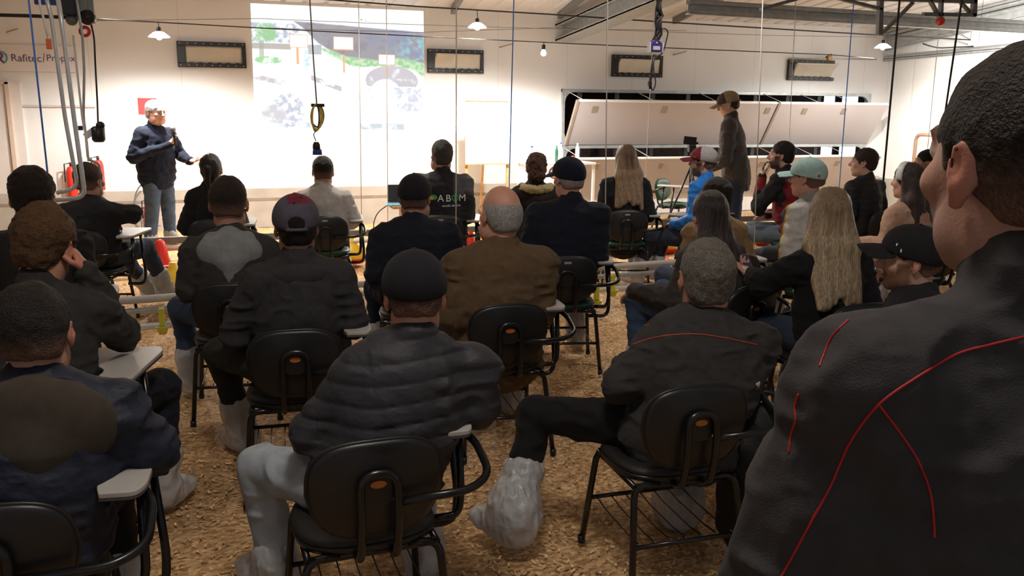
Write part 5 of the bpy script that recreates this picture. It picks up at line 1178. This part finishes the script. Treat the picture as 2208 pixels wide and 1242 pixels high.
seat('L', False, 'nearest black school chair with orange label, under the light jeans', cf=-2, cdx=-.035, lb='person in black quilted jacket and black cap with light blue jeans, nearest centre', top=(893, 549), Z=2.64, f=4, hf=12, hp=.10, hs=1.05, lean=0.07, side=0.15, g=1.12, sh=1.06, jk=(.034, .034, .040), jmat='nylon', jkind='puffer', tr=(.40, .45, .50), tmat='denim', cvh=.12, hair=('crop', (.022, .015, .011)), cap=dict(col=(.012, .012, .016), open=False), skin=(.58, .31, .23),
     arms=(((-.17, .06, .70), (-.12, .33, .655), (.3, .9, -.2), (0, 0, -1)), ((.335, .05, .745), (.29, .27, .735), (-.1, 1, -.02), (0, 0, -1))),
     legs=((('p', 560, 1005, 2.85), ('p', 600, 1225, 2.9)), ((.20, .44, .50), (.20, .36, .09))), neckc=1)
seat('U', False, 'black school chair with orange label under the person with orange piping', cf=2, cdx=-.08, lb='person with grey hair in black jacket with orange piping, sitting right of centre', top=(1530, 519), Z=3.15, f=6, hf=20, hs=1.16, lean=.10, side=0.11, g=1.25, sh=1.12, jk=(.036, .034, .034), tr=(.010, .010, .011), hair=('short', (.16, .145, .12)), skin=(.50, .26, .18), hem=.08,
     arms=(((-.24, .04, .70), (-.12, .30, .70), (.5, .9, 0), (0, 0, -1)), 'desk'),
     legs=((('p', 1155, 893, 3.42), ('p', 1108, 1112, 3.3)), ((.22, .44, .52), (.12, .30, .09))), covers=1.0, cvh=.42, bag=True)
seat('M', False, 'black school chair with orange label under the brown jacket', side=0.03, lb='bald person with grey fringe and glasses in brown jacket, sitting in the middle', top=(1082, 402), Z=4.25, f=4, hf=-8, hs=1.14, g=1.35, sh=1.12, jk=(.118, .075, .040), tr=(.03, .03, .03), hair=('bald', (.42, .40, .38)), skin=(.62, .32, .22), gl=2, hem=.12)
seat('J', False, 'black school chair under the navy jacket beside the lettered jacket', side=0.02, lb='person in dark cap and navy fleece jacket, left of the bald person', top=(893, 380), Z=5.3, f=10, hf=18, hs=1.08, g=1.3, sh=1.1, jk=(.013, .015, .024), tr=(.02, .03, .06), tmat='denim', hair=('crop', (.012, .01, .010)), cap=dict(col=(.014, .014, .018), open=False), arms=('lap', 'lap'), legs=(((-.24, .40, .51), (-.2, .3, .09)), ((.2, .46, .52), (.2, .4, .09))))
seat('F', False, 'black school chair under the dark haired person beside the presenter', lb='person with dark tied hair in black jacket, just right of the presenter', top=(453, 333), Z=7.3, f=4, hf=14, hs=1.05, g=.88, sh=.92, jk=(.015, .015, .016), hair=('pony', (.012, .010, .010)), skin=SK)
def f_I(V, C, d):
    t = np.clip((V[:, 2]-.86)/.02, 0, 1)[:, None]; return C*t+np.array([.62, .62, .64])*(1-t) if False else C
seat('I', True, 'black and green school chair below the projected picture', lb='person in pale grey hooded sweatshirt sitting below the projected picture', top=(695, 338), Z=7.6, f=6, hf=6, hs=1.08, g=1.05, jk=(.56, .55, .55), tr=(.03, .03, .04), hair=('crop', (.016, .011, .009)), skin=(.50, .26, .18), hood=((.58, .57, .57), 'down'), arms=('desk', 'desk'))
def f_K(V, C, d):
    a = np.clip((V[:, 2]-(d['N'][2]-.17))/.02, 0, 1)*np.clip((np.abs(V[:, 0])-.10)/.03, 0, 1); return C*(1-a[:, None])+np.array([.10, .10, .105])*a[:, None]
seat('K', False, 'black school chair with pale label under the lettered jacket', lb='person in black jacket with white letters and green emblem on the back', top=(953, 303), Z=7.7, f=16, hf=-2, hs=1.10, g=1.28, sh=1.1, jk=(.020, .020, .023), jfn=f_K, tr=(.02, .02, .03), hair=('short', (.055, .05, .046)), skin=(.48, .26, .19))
seat('N', False, 'black school chair under the fur trimmed coat', lb='person with curly auburn hair and fur trimmed dark brown coat, before the white table', top=(1157, 330), Z=7.6, f=18, hf=20, hs=1.06, g=.95, sh=.95, jk=(.020, .014, .012), hair=('lowbun', (.085, .036, .022)), hood=((.50, .40, .19), 'fur'))
seat('O', True, 'black school chair with green seat under the navy cap', side=0.04, lb='older person in navy cap and navy jacket right of the bald person', top=(1229, 343), Z=5.6, f=14, hf=-8, hs=1.06, g=1.22, sh=1.1, jk=(.012, .015, .027), tr=(.02, .025, .035), hair=('crop', (.42, .40, .38)), cap=dict(col=(.010, .013, .026), open=False), skin=(.56, .30, .21), arms=('lap', 'lap'))
seat('P', True, 'black school chair with pale label under the fair haired person by the flaps', lb='person with long light brown hair and black coat, before the left flap panels', top=(1350, 316), Z=8.2, f=20, hf=8, hr=-.05, hs=1.06, g=1.0, sh=.98, jk=(.010, .010, .011), tr=(.010, .010, .011), hair=('long', (.115, .070, .038), (.26, .17, .10)), skin=SKP, hem=.12)
seat('R', True, 'black and green school chair under the bright blue jacket', lb='person in bright blue jacket with maroon and grey cap, dark beard, in profile', top=(1521, 319), Z=7.9, f=-34, hf=-52, hs=1.06, g=1.05, lean=.02, jk=(.015, .165, .56), jmat='nylon', tr=(.025, .032, .055), tmat='denim', hair=('crop', DKH), beard=(.02, .012, .01, .9), cap=dict(col=(.36, .34, .34), front=(.13, .014, .022), brim=(.12, .012, .02), badge=((.35, .03, .03), (-.080, .055, .045))), skin=(.55, .32, .24), arms=('lap', 'lap'),
     legs=(((-.12, .48, .50), (-.14, .62, .12)), ((.15, .48, .50), (.17, .60, .12))))
seat('S', True, 'black and green school chair under the beige coat', lb='person with dark hair in a small bun and beige coat', top=(1547, 384), Z=5.7, f=2, hf=-8, hs=1.06, g=.98, sh=.95, jk=(.30, .185, .095), hair=('bun', (.026, .015, .011)), skin=SKP, tr=(.04, .06, .10))
seat('T', True, 'black and green school chair under the long straight dark hair', lb='person with long straight dark hair and grey brown coat, before the beige coat', top=(1534, 418), Z=4.75, f=-14, hf=6, hs=1.03, g=1.0, lean=.10, jk=(.052, .046, .042), tr=(.06, .10, .18), tmat='denim', hair=('longstraight', (.030, .022, .019), (.055, .042, .037)), skin=SKP,
     legs=(((-.18, .50, .60), (-.16, .46, .09)), ((.05, .52, .60), (.0, .50, .12))), arms=('knee', 'knee'))
def f_V(V, C, d):
    a = (np.abs(V[:, 0]) > .20) | (V[:, 2] > d['N'][2]-.035); C = C.copy(); C[a] = (.013, .012, .013); return C
seat('V', True, 'black school chair by the wall under the red vest', lb='bearded person in dark red vest with black sleeves, hand raised to the chin', top=(1690, 306), Z=8.3, f=-38, hf=-52, hs=1.06, g=1.1, lean=.16, jk=(.17, .012, .018), jfn=f_V, tr=(.13, .16, .20), tmat='denim', hair=('short', (.012, .010, .009)), beard=(.016, .010, .008, .92), skin=(.52, .29, .20), arms=(((-.24, .30, .78), (-.06, .34, 1.06), (.1, .0, 1), (.4, -1, 0)), 'lap'),
     legs=(((-.16, .48, .50), (-.18, .58, .10)), ((.14, .48, .52), (.10, .60, .10))))
def f_W(V, C, d):
    C = C.copy(); x = np.abs(V[:, 0]); z = V[:, 2]; y = V[:, 1]
    arm = x > .18; C[(y < -.02) & (x < .16) & (z > d['N'][2]-.34)] = (.66, .63, .60)
    L0 = d['SH'][0]; e0 = d['arm'][0][0]
    for s_ in (0, 1):
        a, b, w_ = d['SH'][s_], d['arm'][s_][0], d['arm'][s_][1]; sgn = -1 if s_ == 0 else 1; side_ = V[:, 0]*sgn > .145
        off = (y-(a[1]+(z-a[2])*(b[1]-a[1])/(b[2]-a[2]+1e-9))); C[side_ & (off > .012) & (off < .034)] = (.62, .36, .02); C[side_ & (off >= .034)] = (.050, .055, .065)
    C[(x < .17) & (z < d['N'][2]-.28)] = (.030, .030, .034); C[z > d['N'][2]+.02] = (.30, .28, .26); return C
seat('W', True, 'black and green school chair under the white jacket', lb='person in mint green cap and white jacket with yellow stripes', top=(1748, 344), Z=6, f=-22, hf=-32, hs=1.06, g=1.12, lean=.14, jk=(.66, .63, .60), jfn=f_W, tr=(.10, .095, .09), hair=('crop', (.10, .07, .05)), cap=dict(col=(.42, .62, .58), brim=(.42, .62, .58), open=False, badge=((.5, .03, .04), (-.055, -.090, .022))), skin=(.55, .29, .21), arms=('knee', 'knee'), legs=(((-.18, .50, .50), (-.22, .52, .10)), ((.14, .48, .52), (.14, .44, .09))))
X_ = seat('X', False, 'black school chair under the long blonde hair', lb='person with very long blonde hair and black coat, looking at a phone', top=(1795, 412), Z=4.3, f=0, hf=26, hr=.0, hs=1.06, g=1.02, sh=.96, jk=(.010, .010, .012), tr=(.03, .045, .075), tmat='denim', hair=('long', (.22, .15, .085), (.42, .32, .20)), skin=SKP, arms=(((-.28, .20, .80), (-.20, .42, .80), (.1, .9, .35), (.1, -.4, 1)), 'lap'), legs=(((-.22, .50, .56), (-.24, .44, .10)), ((.14, .48, .52), (.14, .42, .09))))
seat('Y', False, 'black school chair with pale label close to the side wall', lb='young person in black padded jacket, face turned left, close to the side wall', top=(1868, 321), Z=8.3, f=-10, hf=-48, hs=1.08, g=1.08, jk=(.016, .016, .019), jmat='nylon', jkind='puffer', tr=(.05, .09, .17), tmat='denim', hair=('short', (.040, .026, .018)), skin=(.58, .34, .25), legs=(((-.14, .48, .52), (-.16, .44, .09)), ((.26, .44, .56), (.30, .48, .10))))
seat('AA', False, 'black school chair under the peach coat', lb='person with white headband, long dark hair and peach coat', top=(1965, 356), Z=6.6, f=-12, hf=-22, hs=1.05, g=.98, sh=.96, lean=.12, jk=(.55, .34, .25), tr=(.50, .32, .25), hair=('long', (.030, .018, .014), (.055, .034, .026)), skin=SKP, arms=('knee', 'knee'))
seat('BB', False, 'black school chair in the corner mostly hidden by the foreground head', lb='dark haired person in profile beyond the white headband', top=(2003, 323), Z=8.9, f=-30, hf=-58, hs=1.06, jk=BLK, hair=('short', (.012, .010, .009)), beard=(.03, .02, .015, .5), skin=(.56, .31, .22))
seat('CC', False, 'black school chair behind the foreground person at right', lb='bearded person in black cap with white lettering, mostly behind the foreground person', top=(1975, 492), Z=3.5, f=-48, hf=-54, hp=.05, hr=-.10, hs=1.06, g=1.1, lean=.06, jk=(.014, .014, .016), tr=(.008, .008, .009), hair=('crop', (.05, .035, .025)), beard=(.12, .06, .03, .85), cap=dict(col=(.014, .014, .016), open=False, tilt=-.15, letters=True), skin=(.52, .30, .22),
     legs=((('p', 1715, 862, 3.45), ('p', 1622, 968, 4.05)), ((.12, .50, .50), (.10, .55, .10))), dy=0)
# white headband
def headband():
    P = PP['AA']; fr = P['fr']; mb = MB(); pts = [fr.w((.092*math.sin(t), .030-.035*math.cos(t)*.3, .036+.096*math.cos(t))) for t in np.linspace(-1.75, 1.75, 24)]
    V = []; 
    for t in np.linspace(-1.75, 1.75, 26):
        for dy in (-.022, -.012, .012, .022):
            rr = 1.0 if abs(dy) > .02 else 1.04; V.append(fr.w((.093*rr*math.sin(t), .022+dy, .036+.098*rr*math.cos(t))))
    F = [(i*4+k, i*4+k+1, (i+1)*4+k+1, (i+1)*4+k) for i in range(25) for k in range(3)]
    o = MB().add(V, F, 0, True).build('headband', M['white'], P['root']); s_ = o.modifiers.new('thick', 'SOLIDIFY'); s_.thickness = .004
headband()

# ------------------------------------------------------------------ standing people
pr = person('presenter in navy zip sweater and blue jeans with white hair and glasses, speaking', (333, 217), 10.5, 138, 134, hs=1.17, lean=.03, g=1.38, sh=1.05, stand=True, hp=.08,
    arms=(((-.34, .03, 1.10), (-.26, .30, 1.05), (-.1, 1, -.1), (.2, 0, 1)), ((.33, .02, 1.10), (.02, .30, 1.25), (-.5, .2, .8), (-.7, .3, -.2))), jk=(.008, .012, .028), tr=(.07, .105, .165), tmat='denim', cvh=.08, hem=.06, hair=('short', (.72, .70, .67)), skin=(.66, .36, .27), gl=1, group='people standing', handsc=1.12,
    legs=(((-.11, .02, .54), (-.13, .0, .09)), ((.12, .03, .54), (.15, -.02, .09))))
fr = pr['fr']; w_ = pr['arm'][1][1]; b0 = w_+A3(-.03, .06, .05)
m0 = pr['L2W']@(b0)+A3(pr['loc'][0], pr['loc'][1], 0); r = empty('microphone', m0, 0, 'black hand microphone held up by the presenter', 'microphone')
dm = nrm(atZ(365, 285, 10.4)-atZ(371, 318, 10.4)); Rm = np.stack([np.cross([0, 1, 0], dm), np.cross(dm, np.cross([0, 1, 0], dm)), dm], 1)
MB().lathe([(0, -.06), (.014, -.06), (.018, .08), (.018, .10), (0, .10)], n=16, rot=Rm).build('handle', M['blk'], r); MB().lathe([(0, .10), (.024, .105), (.034, .13), (.032, .155), (.018, .172), (0, .175)], n=16, rot=Rm).build('grille', M['galv_dark'], r)
person('cameraman in grey brown jacket and tan cap looking down, standing before the flaps', (1566, 200), 9.7, -52, -56, hs=1.06, hp=.34, lean=.10, g=1.12, sh=1.05, stand=True, arms=(((-.27, .10, 1.16), (-.12, .34, 1.03), (.2, .9, -.2), (0, 0, -1)), ((.27, .10, 1.16), (.12, .34, 1.03), (-.2, .9, -.2), (0, 0, -1))), jk=(.078, .070, .066), tr=(.035, .048, .08), tmat='denim', hair=('short', (.05, .03, .02)), skin=(.60, .36, .28), cap=dict(col=(.32, .25, .16), front=(.06, .05, .05), brim=(.24, .17, .11)), group='people standing', hem=.05)
fg = person('tall person in black jacket with red piping, standing close at the right edge', (2262, 94), .95, 10, 6, hs=1.10, lean=.03, g=1.22, sh=1.04, stand=True, arms=(((-.262, .04, 1.10), (-.12, .30, 1.05), (.7, .6, 0), (0, 0, -1)), ((.30, .04, 1.12), (.12, .32, 1.05), (-.7, .6, 0), (0, 0, -1))), jk=(.048, .045, .046), tr=(.012, .012, .014), hair=('crop', (.024, .017, .013)), skin=(.47, .25, .185), beard=(.16, .10, .08, .35), group='people standing', vox=.0052, covers=True)

def piping(P, pts, r, m, name='piping'):
    """cord sewn on the jacket: follows the cloth where the seam runs"""
    jo = P['jacket']; me = jo.data; vs = [P['root'].matrix_basis @ v.co for v in me.vertices]; 
    bv = P.setdefault('bvh', BVHTree.FromPolygons(vs, [tuple(p.vertices) for p in me.polygons])); inv = P['root'].matrix_basis.inverted()
    q = []; cc = [np.array(p, float) for p in pts]; fine = []
    for i in range(len(cc)-1):
        p0, p1, p2, p3 = cc[max(i-1, 0)], cc[i], cc[i+1], cc[min(i+2, len(cc)-1)]
        for k in range(14):
            t = k/14; fine.append(.5*((2*p1)+(-p0+p2)*t+(2*p0-5*p1+4*p2-p3)*t*t+(-p0+3*p1-3*p2+p3)*t**3))
    for x, y in fine+[cc[-1]]:
        d = ray(x, y); h = bv.ray_cast(Vector(CAM), Vector(d).normalized())
        if h[0] is not None: q.append(np.array(inv @ (h[0]+h[1]*(r*.35))))
    if len(q) > 2:
        segs = [[q[0]]]
        for a in q[1:]:
            if np.linalg.norm(a-segs[-1][-1]) > .07: segs.append([a])
            else: segs[-1].append(a)
        sg = max(segs, key=len); MB().tube(sg, r, 6).build(name, m, jo)
M['redpipe'] = mat('red_piping', (.50, .015, .015), .5); M['orpipe'] = mat('orange_piping', (.62, .10, .02), .5)
piping(fg, [(2230, 722), (2140, 742), (2060, 765), (1980, 812), (1895, 872), (1835, 950), (1790, 1050), (1735, 1150), (1684, 1245)], .0014, M['redpipe'])
piping(fg, [(1893, 870), (1935, 925), (1980, 995), (2008, 1070), (2016, 1160)], .0014, M['redpipe'])
piping(fg, [(1830, 690), (1795, 725), (1775, 770), (1768, 790)], .0012, M['redpipe']); piping(fg, [(1722, 850), (1714, 880), (1716, 905), (1706, 940), (1702, 975)], .0013, M['redpipe'])
# blue shirt collar of the foreground person
fr = fg['fr']; N_ = fg['N']
V = []
for t in np.linspace(-2.6, 2.6, 40):
    for dz_, rr in ((-.01, 1.0), (.022, .99), (.040, .96)): V.append(N_+A3(.067*rr*math.sin(t), -.016-.066*rr*math.cos(t), .045+dz_))
F = [(i*3+k, i*3+k+1, (i+1)*3+k+1, (i+1)*3+k) for i in range(39) for k in range(2)]
o = MB().add(V, F, 0, True).build('shirt_collar', mat('blue_shirt', (.10, .15, .32), .8), fg['root']); o.modifiers.new('thick', 'SOLIDIFY').thickness = .004
piping(PP['U'], [(1400, 700), (1350, 712), (1318, 732)], .0018, M['orpipe']); piping(PP['U'], [(1252, 860), (1262, 825), (1292, 788), (1345, 752), (1410, 728), (1490, 720), (1560, 728), (1634, 744)], .0018, M['orpipe'])

# letters and emblem on the back of the jacket
def letters():
    P = PP['K']; jo = P['jacket']; me = jo.data; bv = BVHTree.FromPolygons([v.co for v in me.vertices], [tuple(p.vertices) for p in me.polygons])
    N_ = P['N']; px = 6.8/FPX
    def lay(o, x0, z0, off):
        m2 = o.data; 
        for v in m2.vertices:
            w = Vector((x0+v.co.x, -1.0, z0+v.co.y)); h = bv.ray_cast(w, Vector((0, 1, 0))); yy = h[0].y if h[0] else -.13; v.co = Vector((w.x, yy-off-v.co.z, w.z))
        o.location = (0, 0, 0)
    wh = mat('white_print', (.80, .80, .82), .6); gr = mat('green_print', (.05, .32, .10), .6); ye = mat('yellow_print', (.6, .5, .05), .6); br = mat('brown_print', (.16, .05, .02), .6)
    zt = N_[2]-.185
    for s, x in (('A', -.005), ('B', .062), ('M', .185)):
        o = text_mesh(s, .085, 'lettering', wh, jo, (0, 0, 0), (0, 0, 0), .001); lay(o, x, zt, .004)
    o = text_mesh('O', .085, 'lettering', gr, jo, (0, 0, 0), (0, 0, 0), .001); lay(o, .122, zt, .004)
    o = text_mesh('estudio do solo', .026, 'lettering', wh, jo, (0, 0, 0), (0, 0, 0), .001); lay(o, .09, zt-.062, .004)
    for (cx, cz, rx, rz, m) in ((.122, -.0, .010, .045, gr), (-.085, .010, .050, .026, gr), (-.085, .006, .018, .018, ye), (-.13, .0, .028, .018, br)):
        mb = MB(); n = 20; V = [(cx+rx*math.cos(t), cz+rz*math.sin(t), .001) for t in np.linspace(0, 2*math.pi, n, endpoint=False)]
        rings = [[(cx+(x-cx)*s_, cz+(y-cz)*s_, .001) for x, y, z in V] for s_ in (1, .66, .33)]; allv = sum(rings, []); F = [(i*n+k, i*n+(k+1) % n, (i+1)*n+(k+1) % n, (i+1)*n+k) for i in range(2) for k in range(n)]+[tuple(2*n+k for k in range(n))]
        o = mb.add(allv, F, 0, False).build('emblem', m, jo); lay(o, 0, zt, .005 if m is not ye else .006)
letters()

# ------------------------------------------------------------------ loose things among the seats
# phone in the blonde person's hand
P = PP['X']; w_ = P['arm'][0][1]+A3(.02, .10, .05); p = P['L2W']@w_+A3(P['loc'][0], P['loc'][1], 0)
r = empty('smartphone', p, R(-10), 'dark smartphone in a red case held by the blonde haired person', 'phone'); Rm = Frame((0, 0, 0), 0, -.6).M
MB().box((0, 0, 0), (.075, .150, .009), rot=Rm).build('case', M['red'], r, bevel=.003); MB().box(Rm@A3(0, 0, .005), (.068, .140, .002), rot=Rm).build('screen', mat('phone_glass', (.05, .06, .12), .1), r)
# backpack between the chairs
def backpack():
    p = atZ(1650, 860, 3.15); S = Sdf(.009); S.ell((0, 0, .24), (.16, .11, .22), .03); S.ell((0, -.07, .16), (.12, .07, .12), .03); S.ell((0, 0, .12), (.15, .12, .12), .03)
    S.disp = lambda P: .008*wr(P, 22, 1)+.006*wr(P, 45, 3)+.004*np.sin(P[:, 2]*60+3*np.sin(P[:, 0]*20)); V, F = S.mesh(); V[:, 2] -= V[:, 2].min()-.0
    r = empty('backpack', (p[0], p[1], 0), R(-30), 'shiny black backpack propped up between the right hand chairs', 'bag'); npmesh('bag_body', V*np.array([1, 1, 1.35]), F, M['nylon'], np.tile([.010, .010, .011], (len(V), 1)), r)
    MB().tube(fillet([(-.04, .03, .58), (-.04, .02, .66), (.04, .02, .66), (.04, .03, .58)], .03), .008, 7).build('carry_loop', M['blk'], r)
    for s_ in (-1, 1): MB().tube(fillet([(s_*.07, .08, .56), (s_*.09, .14, .40), (s_*.11, .10, .12)], .1), .014, 7).build('strap', M['blk'], r)
backpack()
# the empty green chair beside the blue jacket
p = atZ(1456, 432, 11.9); make_chair(True, (p[0], p[1], 0), 150, 'empty green school chair facing the camera left of the blue jacket person')
print('quads', CHK['n'])
